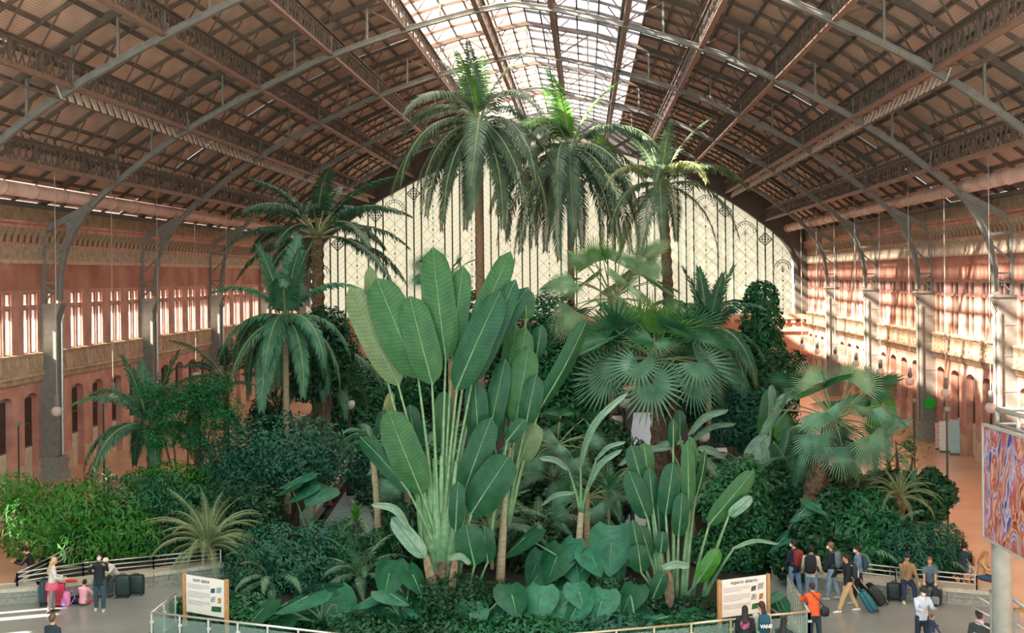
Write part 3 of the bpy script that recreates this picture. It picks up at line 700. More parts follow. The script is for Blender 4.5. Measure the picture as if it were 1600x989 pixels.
def fanleaf(name, PL, R, e0, e1, m_, seed, nseg=28, span=5.0, cup=.15, droop=.35, tilt=.0, join=.4):
    rg = random.Random(seed); mbx = MB(); K = 6; p = Vector((0, 0, 0)); pts = []
    for i in range(K+1):
        el = e0+(e1-e0)*i/K; t = Vector((math.cos(el), 0, math.sin(el))); pts.append(p.copy()); p = p+t*(PL/K)
    mbx.tube(pts, [.035-.003*i for i in range(K+1)], 5, 1, cap=False)
    H = pts[-1]; A = Vector((math.cos(e1-tilt), 0, math.sin(e1-tilt))); N = Vector((-A.z, 0, A.x)); S = Vector((0, 1, 0)); hub = H
    def pt(ph, r, dz=0):
        d = A*math.cos(ph)+S*math.sin(ph)
        return hub+d*r+N*(cup*r)+Vector((0, 0, -droop*max(0, r-R*.45)**1.6/R**.6+dz))
    for i in range(nseg):
        a = -span/2+span*i/nseg; b = a+span/nseg; c = (a+b)/2
        Ri = R*(.72+.28*math.cos(c*.5))*rg.uniform(.92, 1.05); ri = Ri*join
        mbx.add([hub, pt(a, ri, 0), pt(c, ri*1.0, -.03*R), pt(b, ri, 0), pt(c-.015, Ri*.85), pt(c, Ri)], [(0, 1, 2), (0, 2, 3), (1, 4, 2), (2, 4, 5), (2, 5, 3)])
    return mbx.mesh(name, [m_, RACH])

FR = {}
def variants(key, fn): FR[key] = fn
rad = math.radians
def king_set(tagn, m_, L=5.4, ll=1.05):
    return [pinnate('frond', L*.8, rad(78), rad(30), 56, ll*.75, .09, .3, m_, 1, .15), pinnate('frond', L, rad(62), rad(-55), 60, ll, .1, .4, m_, 2, .15, .8),
            pinnate('frond', L*1.05, rad(45), rad(-84), 62, ll, .1, .38, m_, 3, .12, .55), pinnate('frond', L*1.1, rad(25), rad(-88), 62, ll*.95, .1, .33, m_, 4, .1, .42), pinnate('frond', L*1.0, rad(-5), rad(-90), 58, ll*.9, .1, .3, m_, 5, .1, .4)]
KD, KG, KY, KF = king_set('d', PALMD), king_set('g', PALMG), king_set('y', PALMY), king_set('f', PALMF)
OPEN_D = [pinnate('frond', 4.6, rad(65), rad(5), 52, .85, 0.1, .35, PALMD, 6, .25), pinnate('frond', 4.8, rad(50), rad(-30), 54, .9, 0.1, .5, PALMD, 7, .25), pinnate('frond', 4.8, rad(30), rad(-50), 54, .9, 0.1, .55, PALMD, 8, .25), pinnate('frond', 4.6, rad(5), rad(-65), 52, .85, 0.1, .6, PALMD, 9, .25)]
KENTIA = [pinnate('frond', 3.4, rad(82), rad(60), 40, .8, .12, .15, PALMT, 10, .12), pinnate('frond', 3.8, rad(70), rad(-30), 44, .9, .12, .4, PALMT, 12, .12), pinnate('frond', 4.2, rad(50), rad(-88), 48, .95, .13, .5, PALMT, 13, .12, .6), pinnate('frond', 4.2, rad(20), rad(-92), 48, .95, .13, .55, PALMT, 14, .12, .5)]
DATEF = [pinnate('frond', 1.9, rad(80), rad(25), 46, .28, .018, .2, DATE, 15, .12), pinnate('frond', 2.0, rad(62), rad(-25), 48, .3, .018, .35, DATE, 16, .12), pinnate('frond', 2.0, rad(42), rad(-60), 48, .3, .018, .4, DATE, 17, .12), pinnate('frond', 1.9, rad(20), rad(-85), 48, .3, .018, .4, DATE, 18, .12)]
LIV = [fanleaf('frond', 1.0, 1.05, rad(78), rad(70), PALMF, 20, droop=.1), fanleaf('frond', 1.3, 1.15, rad(60), rad(45), FANG, 21, droop=.2, tilt=.3), fanleaf('frond', 1.6, 1.2, rad(35), rad(10), FANG, 22, droop=.25, tilt=.55), fanleaf('frond', 1.7, 1.2, rad(10), rad(-15), FANT, 23, droop=.25, tilt=.6), fanleaf('frond', 1.6, 1.2, rad(-10), rad(-40), FANT, 24, droop=.2, tilt=.5)]
WASH = [fanleaf('frond', 1.3, 1.0, rad(80), rad(72), FANP, 30, 34, 3.6, .1, .15), fanleaf('frond', 1.5, 1.05, rad(55), rad(35), FANG, 31, 34, 3.6, .12, .3, .3), fanleaf('frond', 1.6, 1.1, rad(30), rad(0), FANT, 32, 34, 3.6, .12, .4, .6), fanleaf('frond', 1.5, 1.1, rad(5), rad(-40), FANT, 33, 34, 3.6, .1, .3, .6), fanleaf('frond', 1.3, 1.1, rad(-15), rad(-65), FANT, 34, 34, 3.6, .1, .2, .3)]
WASHP = [fanleaf('frond', 1.7, 1.25, rad(80), rad(75), PALMF, 40, 34, 3.4, .1, .12), fanleaf('frond', 1.9, 1.3, rad(60), rad(45), FANP, 41, 34, 3.4, .12, .3, .2), fanleaf('frond', 2.0, 1.3, rad(35), rad(5), FANP, 42, 34, 3.4, .12, .4, .5), fanleaf('frond', 2.0, 1.3, rad(5), rad(-40), FANP, 43, 34, 3.4, .1, .4, .5), fanleaf('frond', 1.8, 1.3, rad(-15), rad(-70), FANP, 44, 34, 3.4, .1, .3, .3)]

def trunk_mesh(H, r0, r1, lean=(0, 0), m_=TRUNK, rings=.25, rough=.06, seg=None):
    k = seg or max(8, int(H/rings)); pts = []; rr = []
    for i in range(k+1):
        s = i/k; pts.append((lean[0]*s*s, lean[1]*s*s, H*s)); rr.append((r0+(r1-r0)*s**.6)*(1+rough*(1 if i % 2 else -1)))
    return MB().tube(pts, rr, 10).mesh('trunk', m_, rough < .05)
def palm(name, label, base, H, r0, r1, fr, lay, lean=(0, 0), tm=TRUNK, group=None, sc=1., rough=.06, seed=0, extra=None, roll=8):
    """lay: list of (mesh index, count, azimuth start deg)"""
    e = empty(name, base); tag(e, label, 'palm', group)
    put('trunk', trunk_mesh(H, r0, r1, lean, tm, rough=rough), e)
    rg = random.Random(seed+5)
    for (mi, cnt, az0) in lay:
        for j in range(cnt):
            az = R_(az0+360*j/cnt+rg.uniform(-14, 14)); s_ = sc*rg.uniform(.88, 1.1)
            put('frond', (fr if not isinstance(mi, tuple) else mi[0])[mi if not isinstance(mi, tuple) else mi[1]], e, (lean[0]+.08*math.cos(az), lean[1]+.08*math.sin(az), H-.05-.04*(mi if not isinstance(mi, tuple) else mi[1])), (R_(rg.uniform(-roll, roll)), 0, az), s_)
    if extra: extra(e)
    return e
def gbase(px, Y, z=.28):
    b = at(px, 500, Y); return Vector((b.x, Y, z))
def H_at(px, py, Y, z=.28): return at(px, py, Y).z-z
def crownshaft(e, H, m_=None):
    put('crownshaft', MB().tube([(0, 0, H-.9), (0, 0, H-.2), (0, 0, H+.25)], [.16, .19, .1], 10).mesh('crownshaft', PALMT, True), e)

# tall palms of the middle distance
Y = 56; palm('king_palm', 'tallest king palm with hanging curtain fronds in front of the glass, golden spear on top', gbase(750, Y), H_at(752, 196, Y), .24, .17, KG, [((KF, 0), 2, 80), (0, 3, 20), (1, 4, 50), (2, 7, 10), (3, 9, 30), (4, 8, 0)], tm=TRUNK, seed=1, sc=1.02)
Y = 60; palm('king_palm', 'king palm with bright yellow green spears left of the leaning palm', gbase(893, Y), H_at(895, 236, Y), .22, .15, KG, [((KF, 0), 3, 10), ((KF, 1), 2, 60), (1, 5, 40), (2, 7, 0), (3, 9, 25), (4, 9, 10)], seed=2, sc=1.08)
Y = 58; b_ = gbase(1050, Y); t_ = at(1034, 292, Y)
palm('leaning_palm', 'palm with a leaning fibrous trunk and sunlit golden fronds right of the ridge', b_, t_.z-.28, .3, .24, KY, [((KG, 0), 4, 10), (1, 5, 20), ((KG, 1), 4, 80), ((KG, 2), 5, 60), ((KG, 3), 3, 10)], lean=(t_.x-b_.x, 0), tm=TRUNKR, seed=3, sc=.86, rough=.09)
Y = 58; palm('feather_palm', 'palm with wild dark arching fronds against the left side of the glass', gbase(497, Y), H_at(497, 366, Y), .42, .3, OPEN_D, [(0, 5, 0), (1, 7, 25), (2, 7, 0), (3, 5, 30)], tm=TRUNKR, seed=4, sc=1.1, rough=.12)
Y = 50; palm('kentia_palm', 'kentia palm with long hanging fronds in front of the left brick wall', gbase(446, Y), H_at(442, 500, Y), .16, .12, KENTIA, [((KENTIA, 0), 5, 30), (1, 4, 0), (2, 6, 20), (3, 7, 50)], tm=TRUNKP, seed=5, sc=1.05)
Y = 55; palm('kentia_palm', 'kentia palm with a bright spear between the central fan palm and the ivy column', gbase(1106, Y), H_at(1106, 522, Y), .14, .11, KENTIA, [((KENTIA, 0), 4, 20), (1, 4, 60), (2, 5, 0), (3, 4, 30)], tm=TRUNKP, seed=6, sc=.95)
# fan palms
Y = 47; palm('fan_palm', 'dark glossy fan palm with a rough brown trunk in the middle of the garden', gbase(1024, Y), H_at(1019, 556, Y), .26, .21, LIV, [(0, 5, 0), (1, 7, 20), (2, 8, 0), (3, 9, 18), (4, 7, 0)], tm=TRUNKR, seed=7, roll=48, sc=1.28, rough=.12)
Y = 43; b_ = gbase(1258, Y); t_ = at(1305, 650, Y)
palm('fan_palm', 'washingtonia fan palm with pale grey green fans and a curved trunk on the right', b_, t_.z-.28, .42, .26, WASH, [(0, 4, 0), (1, 5, 40), (2, 6, 10), (3, 7, 30), (4, 7, 0)], lean=(t_.x-b_.x, 0), tm=TRUNKR, seed=8, roll=48, sc=1.08, rough=.08)
Y = 53; palm('fan_palm', 'tall fan palm with pale shredded fans left of the leaning palm trunk', gbase(957, Y), H_at(957, 462, Y), .26, .2, WASHP, [(0, 4, 0), (1, 6, 40), (2, 7, 10), (3, 7, 30), (4, 6, 0)], tm=TRUNKR, seed=9, roll=48, sc=1.05, rough=.1)
Y = 52; palm('fan_palm', 'small fan palm peeping out behind the top of the great paddle leaves', gbase(705, Y), H_at(705, 440, Y), .2, .16, WASHP, [((WASH, 0), 3, 0), ((WASH, 1), 4, 30), ((WASH, 2), 4, 0)], seed=10, roll=48, sc=.8)
# slim trunks near the front
Y = 41; palm('slim_palm', 'slim ringed palm trunk with a small tuft left of the great paddle leaves', gbase(588, Y), H_at(580, 690, Y), .13, .1, KENTIA, [(1, 3, 0), (2, 3, 40)], lean=(at(580, 690, Y).x-gbase(588, Y).x, 0), tm=TRUNKP, seed=11, sc=.4)
Y = 40; palm('slim_palm', 'slim pale palm with a tuft of fans right of the great paddle leaves', gbase(914, Y), H_at(917, 770, Y), .11, .1, WASH, [(1, 4, 0), (2, 5, 30), (3, 5, 0)], tm=TRUNKP, seed=12, roll=48, sc=.55)
Y = 44; palm('slim_palm', 'dark trunked palm with fringed fans behind the slim pale palm', gbase(868, Y), H_at(866, 690, Y), .16, .13, WASH, [(1, 4, 0), (2, 6, 30), (3, 6, 0)], tm=BARK, seed=13, roll=48, sc=.85)
Y = 42; palm('slim_palm', 'slim brown palm trunk directly behind the base of the paddle leaves', gbase(634, Y), H_at(634, 730, Y), .14, .12, WASH, [(2, 4, 0), (3, 5, 30)], tm=TRUNK, seed=14, roll=48, sc=.6)
Y = 47; palm('slim_palm', 'palm with a sunlit trunk under the dark leafy tree on the left', gbase(506, Y+8), H_at(506, 560, Y+8), .3, .24, KENTIA, [(2, 5, 0), (3, 5, 30)], tm=TRUNK, seed=15, sc=.9)
Y = 42; palm('cycad_palm', 'shaggy yucca like palm in the middle of the right hand bed', gbase(1402, Y), H_at(1402, 770, Y), .2, .2, DATEF, [(0, 5, 0), (1, 8, 30), (2, 9, 0), (3, 7, 10)], tm=TRUNKR, seed=16, sc=.75, rough=.15)
Y = 40.5; palm('date_palm', 'pygmy date palm with fine grey arching fronds behind the left board', gbase(330, Y), H_at(322, 846, Y), .2, .17, DATEF, [(0, 6, 0), (1, 12, 30), (2, 14, 0), (3, 10, 10)], lean=(-.2, 0), tm=TRUNKR, seed=17, sc=1.12, rough=.15)
# palms on the left by the brick wall
Y = 50; palm('sunlit_palm', 'palm with broad pale sunlit fronds in front of the left arcade', gbase(233, Y), H_at(228, 668, Y), .2, .15, KENTIA, [(1, 5, 150), (2, 6, 0), ((KY, 3), 2, 170), (0, 3, 0)], tm=TRUNKR, seed=18, sc=.95, rough=.14)
Y = 49; palm('sunlit_palm', 'palm with a bare sunlit trunk right of the pale fronds on the left', gbase(307, Y), H_at(304, 640, Y), .16, .14, KENTIA, [(1, 4, 20), (2, 5, 50)], tm=TRUNKR, seed=19, sc=.7, rough=.14)
Y = 55; palm('feather_palm', 'dark feather palm half hidden behind the ferny tree on the left', gbase(352, Y), H_at(356, 590, Y), .16, .13, OPEN_D, [(0, 4, 20), (1, 5, 0), (2, 4, 30)], tm=BARK, seed=20, sc=.62)

# ---- elephant ears
def ear(mbx, base, c, size, az, pitch, mi=0):
    """heart shaped leaf, centre c, tip towards azimuth az, tilted by pitch"""
    a = Vector((math.cos(az)*math.cos(pitch), math.sin(az)*math.cos(pitch), -math.sin(pitch))); s_ = Vector((-math.sin(az), math.cos(az), 0)); n_ = a.cross(s_).normalized()
    if n_.z < 0: n_ = -n_
    prof = [(-.42, .12), (-.52, .3), (-.36, .5), (-.1, .56), (.15, .5), (.4, .36), (.65, .16), (.8, 0)]
    rim = [(u, v) for u, v in prof]+[(u, -v) for u, v in reversed(prof[:-1])]
    c = Vector(c); vs = [c]; uv = [(.5, .4)]
    for u, v in rim:
        vs.append(c+a*(u*size)+s_*(v*size)+n_*(-.12*size*abs(v)*1.6-.1*size*max(0, u)+.02*size*math.sin(17*u+9*v))); uv.append((v+.5, u*1.2+abs(v)))
    ins = []
    for u, v in rim: 
        ins.append(c+a*(u*.5*size)+s_*(v*.5*size)+n_*(-.03*size)); uv.append((v*.5+.5, u*.6+abs(v)*.5))
    N = len(rim); vs += ins; fs = []
    for i in range(N):
        j = (i+1) % N; fs += [(0, 1+N+i, 1+N+j), (1+N+i, 1+i, 1+j, 1+N+j)]
    mbx.add(vs, fs, mi, uv)
    mbx.tube([c-a*(.0*size), c+a*(.7*size)-n_*(.06*size)], [.018, .006], 4, 1, cap=False)
    petiole(mbx, base, c, .04, .022, (0, 0, .15*size))
EARV = mat('ear_leaf_veined', (62, 126, 96), .42, .2, 3, trans=.15, spec=.22, hue2=(40, 100, 78), stripes=('Y', 3, .22), coord='UV')
def ears(label, root_px, Yb, lst, group=None):
    b_ = gbase(root_px, Yb, .2); e = empty('elephant_ear', b_); tag(e, label, 'plant', group)
    for (px, py, sz, azd, pt) in lst:
        mbx = MB(); sz *= 1.3; c = at(px, py, Yb+rng.uniform(-.5, .5)); ear(mbx, Vector((b_.x+rng.uniform(-.15, .15), b_.y+rng.uniform(-.1, .1), .2)), c, sz, R_(azd), R_(pt))
        part('leaf', mbx, [rng.choice((EARV, EARV, EARM, EARD)), PETI], e, True, True)
    return e
ears('elephant ear plant with round grey green leaves left of the traveller\'s palm foot', 620, 34.6, [(608, 896, .75, 250, 60), (645, 898, .62, 320, 50), (590, 928, .85, 200, 20), (610, 928, .7, 330, 15), (636, 946, .72, 270, 45), (572, 965, .9, 230, 40), (612, 975, .6, 280, 50), (658, 955, .62, 340, 25), (640, 920, .5, 30, 30), (600, 950, .7, 260, 30)])
ears('elephant ear plant with huge scalloped leaves right of the left board', 500, 34.2, [(505, 912, .8, 110, 20), (480, 932, 1.0, 200, 18), (525, 945, .95, 300, 62), (448, 942, .95, 190, 25), (470, 962, .9, 250, 50), (520, 975, .8, 260, 40), (540, 975, .7, 320, 40), (410, 952, .8, 210, 40), (430, 975, .8, 240, 40), (500, 960, .8, 270, 40), (490, 985, .9, 250, 40), (385, 962, .7, 200, 30), (555, 985, .7, 300, 40)])
ears('elephant ear plant with large upright leaves behind the slim pale palm', 940, 37.5, [(955, 848, 1.0, 260, 62), (975, 860, .7, 330, 45), (950, 885, .8, 280, 35), (905, 900, .85, 250, 55), (838, 880, .8, 230, 55), (885, 858, .8, 215, 45), (870, 905, .8, 250, 40), (930, 910, .7, 300, 35), (820, 840, .9, 200, 35)])
ears('elephant ear plant low beside the foot of the strelitzia stem', 860, 34.6, [(845, 935, .7, 260, 55), (872, 940, .62, 250, 50), (905, 925, .6, 290, 40), (825, 955, .7, 240, 50), (850, 970, .75, 260, 40), (808, 975, .9, 230, 45), (880, 968, .6, 300, 30), (940, 955, .62, 280, 35), (970, 945, .6, 310, 35), (790, 950, .6, 230, 50), (1000, 960, .6, 280, 30), (925, 980, .7, 260, 30), (760, 980, .8, 250, 40)])
ears('elephant ear plant with flat leaves under the domed creeper', 480, 43.5, [(470, 745, .9, 200, 20), (495, 760, 1.0, 320, 15), (500, 770, .9, 250, 15), (475, 765, .8, 220, 25), (455, 760, .7, 190, 25)])
ears('elephant ear plant with pale leaves by the curved trunk on the right', 1260, 40.6, [(1258, 795, .7, 200, 30), (1270, 786, .6, 330, 30), (1262, 815, .8, 230, 35), (1255, 830, .7, 260, 35), (1285, 800, .5, 300, 30), (1240, 850, .8, 220, 35), (1225, 840, .7, 200, 35), (1300, 835, .6, 270, 30)])
ears('elephant ear plant in the dark hollow right of the traveller\'s palm trunk', 745, 34.4, [(735, 960, .7, 260, 50), (770, 955, .6, 240, 40), (800, 930, .7, 290, 40), (790, 975, .6, 260, 45), (690, 985, .6, 250, 40), (655, 985, .7, 240, 40)])
ears('elephant ear plant with broad leaves at the foot of the right strelitzia clump', 985, 34.2, [(960, 975, .8, 250, 40), (1000, 985, .7, 270, 40), (1030, 975, .6, 290, 35), (985, 930, .7, 230, 45), (1065, 985, .6, 280, 40), (940, 940, .7, 240, 50), (900, 950, .7, 220, 50), (1085, 960, .5, 300, 30)])
ears('elephant ear plant with deep green leaves below the pale banana leaves', 880, 37.2, [(870, 870, .9, 240, 45), (900, 880, .8, 280, 40), (860, 920, .8, 230, 45), (925, 870, .7, 300, 40), (840, 900, .8, 210, 40), (890, 925, .7, 260, 45)])
ears('elephant ear with a single dark leaf beside the espacio abierto board', 1225, 34.9, [(1217, 938, .55, 300, 30), (1208, 932, .4, 200, 30)])

# ---- leafy shrubs, creepers and small trees
def leaves_np(n, blobs, size, seed, shell=.7, up=.5, asp=.45, fold=True, droop=0.):
    rs = np.random.RandomState(seed); w = np.array([b[3]*b[4]*b[5] for b in blobs])**.67; w /= w.sum()
    idx = rs.choice(len(blobs), n, p=w); B = np.array(blobs)[idx]
    d = rs.normal(size=(n, 3)); d /= np.linalg.norm(d, axis=1)[:, None]
    r = np.where(rs.rand(n) < shell, rs.uniform(.82, 1.06, n), rs.rand(n)**.4)[:, None]
    P = B[:, :3]+d*B[:, 3:6]*r
    nrm = d+np.array([0, 0, up])+rs.normal(size=(n, 3))*.45; nrm /= np.linalg.norm(nrm, axis=1)[:, None]
    t = rs.normal(size=(n, 3))+np.array([0, 0, -droop]); t -= nrm*(t*nrm).sum(1)[:, None]; t /= np.linalg.norm(t, axis=1)[:, None]
    s = np.cross(nrm, t); sz = size*rs.uniform(.6, 1.3, n)[:, None]
    V = np.stack([P-t*sz*.5, P+s*sz*asp*.5-nrm*sz*.06, P+t*sz*.5-nrm*sz*.12, P-s*sz*asp*.5-nrm*sz*.06], 1).reshape(-1, 3)
    return V
def foliage(n, blobs, size, m_, seed=0, name='foliage', **kw):
    V = leaves_np(n, blobs, size, seed, **kw); k = len(V)//4
    me = bpy.data.meshes.new(name); me.vertices.add(len(V)); me.vertices.foreach_set('co', V.astype(np.float32).ravel())
    me.loops.add(4*k); me.loops.foreach_set('vertex_index', np.arange(4*k, dtype=np.int32)); me.polygons.add(k)
    me.polygons.foreach_set('loop_start', np.arange(0, 4*k, 4, dtype=np.int32)); me.materials.append(m_); me.update(); me.validate(); return me
def shrub(name, label, cat, px, Y, blobs_px, n, size, mk, seed=0, stems=3, group=None, z0=.28, **kw):
    """blobs_px: list of (px, py, rx px, rz px, dy m)"""
    b_ = gbase(px, Y, z0); e = empty(name, b_); tag(e, label, cat, group); bl = []
    for (x, y, rx, rz, dy) in blobs_px:
        c = at(x, y, Y+dy)-b_; k = ppm(Y+dy); bl.append((c.x, c.y, c.z, rx/k, (rx+rz)/2/k*.9, rz/k))
    o = put('foliage', foliage(n, bl, size, GR[mk] if isinstance(mk, str) else mk, seed, **kw), e); o['kind'] = 'stuff'
    rg = random.Random(seed)
    for i in range(stems):
        q = bl[i % len(bl)]; mm = MB(); a = Vector((rg.uniform(-.2, .2), rg.uniform(-.2, .2), 0)); c = Vector(q[:3])
        mm.tube([a, a.lerp(c, .4)+Vector((rg.uniform(-.1, .1), 0, .1)), c+Vector((0, 0, q[5]*.3))], [.07, .05, .02], 6); part('stem', mm, BARK, e, True)
    return e
shrub('climbing_shrub', 'large domed creeper of small dark leaves left of the great fan of leaves', 'shrub', 440, 46, [(440, 690, 105, 48, 0), (400, 720, 75, 50, 0), (500, 720, 62, 45, .4), (380, 760, 60, 45, -.3), (455, 720, 85, 45, -.5), (350, 740, 55, 50, .4)], 12000, .17, 'd', 1, 4, droop=.7)
shrub('dark_tree', 'dense dark leafy tree beside the kentia palm on the left', 'tree', 505, 53, [(495, 530, 42, 45, 0), (520, 570, 36, 40, .3), (480, 590, 36, 40, 0), (512, 505, 34, 28, 0), (535, 540, 26, 30, .2), (470, 540, 24, 30, 0), (420, 520, 24, 30, .6)], 5500, .28, 'a', 2, 4)
shrub('ferny_tree', 'light ferny tree with feathery bright green foliage in front of the left columns', 'tree', 290, 47, [(300, 615, 55, 26, 0), (340, 640, 45, 32, .2), (265, 640, 42, 28, 0), (235, 610, 26, 16, 0), (330, 600, 40, 18, .3), (250, 680, 36, 24, -.2), (310, 680, 45, 25, 0)], 9000, .13, 'e', 3, 5, shell=.35, up=1.2)
shrub('bamboo_bush', 'bright green bamboo like bush spilling over the left corner seat', 'bush', 100, 41.5, [(70, 800, 72, 46, 0), (20, 770, 45, 34, .3), (120, 790, 55, 44, 0), (180, 820, 55, 48, .2), (50, 840, 55, 38, -.3), (140, 850, 60, 36, -.2), (215, 840, 42, 46, .4)], 9500, .26, 'c', 4, 6, droop=1.2, asp=.22)
shrub('bamboo_bush', 'darker bamboo like bush between the bright bush and the date palm', 'bush', 210, 42.5, [(200, 780, 55, 40, 0), (250, 770, 45, 36, .3), (240, 850, 55, 40, 0), (290, 790, 45, 40, .5)], 5000, .24, 'b', 5, 4, droop=1.0, asp=.24)
shrub('leafy_bush', 'sunlit small leaved bush under the sunlit palm trunks on the left', 'bush', 270, 46, [(270, 745, 45, 26, 0), (320, 755, 40, 28, 0), (225, 750, 36, 20, .2)], 2600, .18, 'c', 6, 3)
shrub('leafy_bush', 'dark bush behind the grey fronds of the date palm', 'bush', 360, 43, [(350, 810, 55, 50, 0), (400, 800, 50, 50, .4), (380, 860, 60, 40, 0), (330, 790, 50, 40, .5)], 5000, .2, 'a', 7, 3)
shrub('fern_bank', 'bank of teal ferns in front of the left garden path', 'fern', 440, 38.5, [(430, 850, 62, 34, 0), (470, 880, 60, 36, -.4), (400, 890, 55, 40, 0), (500, 840, 36, 30, .3), (380, 920, 50, 30, -.4), (450, 915, 60, 30, -.6)], 7000, .2, 'd', 8, 3, asp=.25, droop=.5)
shrub('leafy_bush', 'mid green bush between the ferns and the slim ringed trunk', 'bush', 540, 39, [(540, 850, 36, 42, 0), (560, 890, 42, 40, -.3), (520, 890, 36, 36, 0), (590, 860, 24, 36, .3)], 4500, .22, 'b', 9, 3, droop=.9, asp=.25)
shrub('hanging_shrub', 'shrub of long strap leaves hanging behind the traveller\'s palm trunk', 'shrub', 630, 39.5, [(630, 830, 30, 48, 0), (610, 880, 24, 40, 0), (650, 840, 24, 40, .3)], 2600, .4, 'a', 10, 3, droop=2., asp=.15)
shrub('low_groundcover', 'dark groundcover round the foot of the traveller\'s palm', 'plant', 720, 34.8, [(720, 935, 60, 40, 0), (672, 940, 40, 40, 0), (780, 940, 50, 34, .3), (700, 985, 120, 24, -.5), (810, 985, 80, 22, -.5)], 7500, .14, 'a', 11, 2, z0=.2)
shrub('low_groundcover', 'green groundcover between the elephant ears and the right clump', 'plant', 930, 35.2, [(900, 955, 60, 26, 0), (960, 930, 60, 30, .3), (1000, 950, 50, 30, 0), (1080, 955, 46, 26, 0), (860, 980, 80, 16, -.3)], 5600, .15, 'a', 12, 2, z0=.2)
shrub('low_groundcover', 'groundcover along the glass railing under the left board', 'plant', 330, 34.4, [(330, 955, 50, 22, 0), (380, 950, 40, 26, .2), (420, 975, 60, 20, -.2), (290, 945, 28, 14, .2)], 3600, .16, 'b', 13, 2, z0=.2)
shrub('path_hedge', 'hedge of small leaves right of the left garden path', 'hedge', 640, 44, [(610, 770, 36, 60, 0), (650, 740, 46, 60, .4), (640, 800, 40, 50, 0)], 4200, .2, 'a', 14, 3)
shrub('middle_shrub', 'tall shrub mass behind the paddle leaves on their left', 'shrub', 600, 58, [(580, 620, 55, 34, 0), (640, 600, 50, 40, 1), (560, 660, 50, 30, -1)], 3600, .3, 'b', 15, 3)
shrub('climbing_ivy', 'column wrapped in bright climbing ivy near the far right glass', 'ivy', 1190, 56, [(1190, 466, 27, 28, 0), (1190, 505, 34, 38, 0), (1190, 550, 37, 44, 0), (1188, 600, 37, 40, 0), (1182, 650, 38, 40, 0)], 7000, .28, 'b', 16, 2, shell=.95, droop=1)
shrub('schefflera_bush', 'bluish umbrella leaved bush below the ivy column', 'bush', 1165, 48, [(1160, 640, 40, 34, 0), (1180, 680, 36, 36, 0), (1140, 670, 30, 26, -.3), (1195, 630, 24, 26, .3)], 4200, .22, 'd', 17, 3)
shrub('leafy_bush', 'rounded leafy bush right of the strelitzia clump', 'bush', 1160, 41, [(1160, 760, 42, 44, 0), (1130, 790, 36, 44, 0), (1180, 820, 42, 48, .3), (1150, 860, 46, 40, 0), (1110, 860, 30, 36, .2), (1200, 860, 30, 36, .4)], 7500, .19, 'b', 18, 4)
shrub('middle_shrub', 'tall fresh green shrub behind the slim pale palm', 'shrub', 900, 54, [(890, 560, 46, 56, 0), (880, 640, 50, 48, -.5), (930, 620, 46, 46, .3), (860, 500, 44, 46, 1), (900, 690, 52, 40, -1), (850, 590, 36, 60, 0)], 8500, .26, 'b', 19, 4)
shrub('middle_shrub', 'dark shrub mass at the left foot of the central fan palm', 'shrub', 950, 46, [(950, 700, 40, 44, 0), (960, 770, 32, 50, 0), (930, 740, 36, 40, -.4), (870, 760, 46, 40, .4), (840, 800, 40, 44, 0)], 6000, .24, 'a', 20, 3)
shrub('middle_shrub', 'shrub mass around the base of the tallest king palm', 'shrub', 780, 62, [(760, 560, 70, 60, 0), (700, 560, 60, 60, 1), (830, 540, 50, 50, 0), (770, 480, 50, 36, 1)], 5600, .34, 'a', 21, 3)
shrub('middle_shrub', 'shrub mass behind the central fan palm on its right', 'shrub', 1090, 60, [(1080, 560, 50, 40, 0), (1120, 590, 46, 40, 0), (1060, 620, 46, 40, -1), (1110, 640, 46, 34, -1)], 5200, .3, 'd', 22, 3)
shrub('climbing_shrub', 'creeper below the ivy column by the right banana plant', 'shrub', 1225, 50, [(1230, 570, 34, 24, 0), (1215, 640, 34, 40, 0), (1240, 700, 36, 44, -.5), (1200, 720, 30, 44, -1)], 4500, .22, 'a', 23, 3)
RB = [(1240, 880, 34, 28, -.6), (1300, 870, 40, 30, -.4), (1360, 860, 46, 34, -.2), (1420, 850, 44, 36, 0), (1470, 850, 38, 36, .2), (1350, 800, 50, 36, 1), (1300, 800, 30, 40, 1), (1430, 800, 40, 34, 1)]
shrub('leafy_bush', 'broad leaved bush at the front left of the right hand bed', 'bush', 1290, 40.2, [RB[0], RB[1], RB[6], (1270, 840, 36, 34, 0)], 4200, .26, 'a', 24, 3)
shrub('leafy_bush', 'tropical bush with long leaves in the middle of the right hand bed', 'bush', 1360, 40.6, [RB[2], RB[5], (1330, 830, 40, 36, 0), (1390, 840, 36, 36, 0)], 5200, .3, 'b', 25, 3, droop=.8, asp=.3)
shrub('fern_bank', 'grey green ferns at the right end of the right hand bed', 'fern', 1450, 40, [RB[3], RB[4], (1440, 880, 44, 22, -.4), (1490, 875, 30, 24, 0)], 5600, .22, 'd', 26, 3, asp=.22, droop=.6)
shrub('leafy_bush', 'bush with dark glossy leaves at the edge of the orange floor', 'bush', 1440, 43, [(1440, 790, 40, 36, 0), (1470, 770, 26, 26, 0), (1410, 770, 36, 36, .4), (1455, 745, 16, 16, 0)], 3600, .26, 'a', 27, 3)
shrub('leafy_bush', 'olive bush with dry leaves behind the washingtonia trunk', 'bush', 1340, 45, [(1340, 770, 40, 30, 0), (1380, 760, 36, 26, 0), (1320, 740, 26, 20, 0)], 3000, .24, 'f', 28, 3)
shrub('leafy_bush', 'dark bush left of the curved washingtonia trunk', 'bush', 1230, 44, [(1230, 800, 36, 46, 0), (1215, 760, 26, 40, .3), (1250, 760, 26, 30, 0)], 3600, .24, 'a', 29, 3)
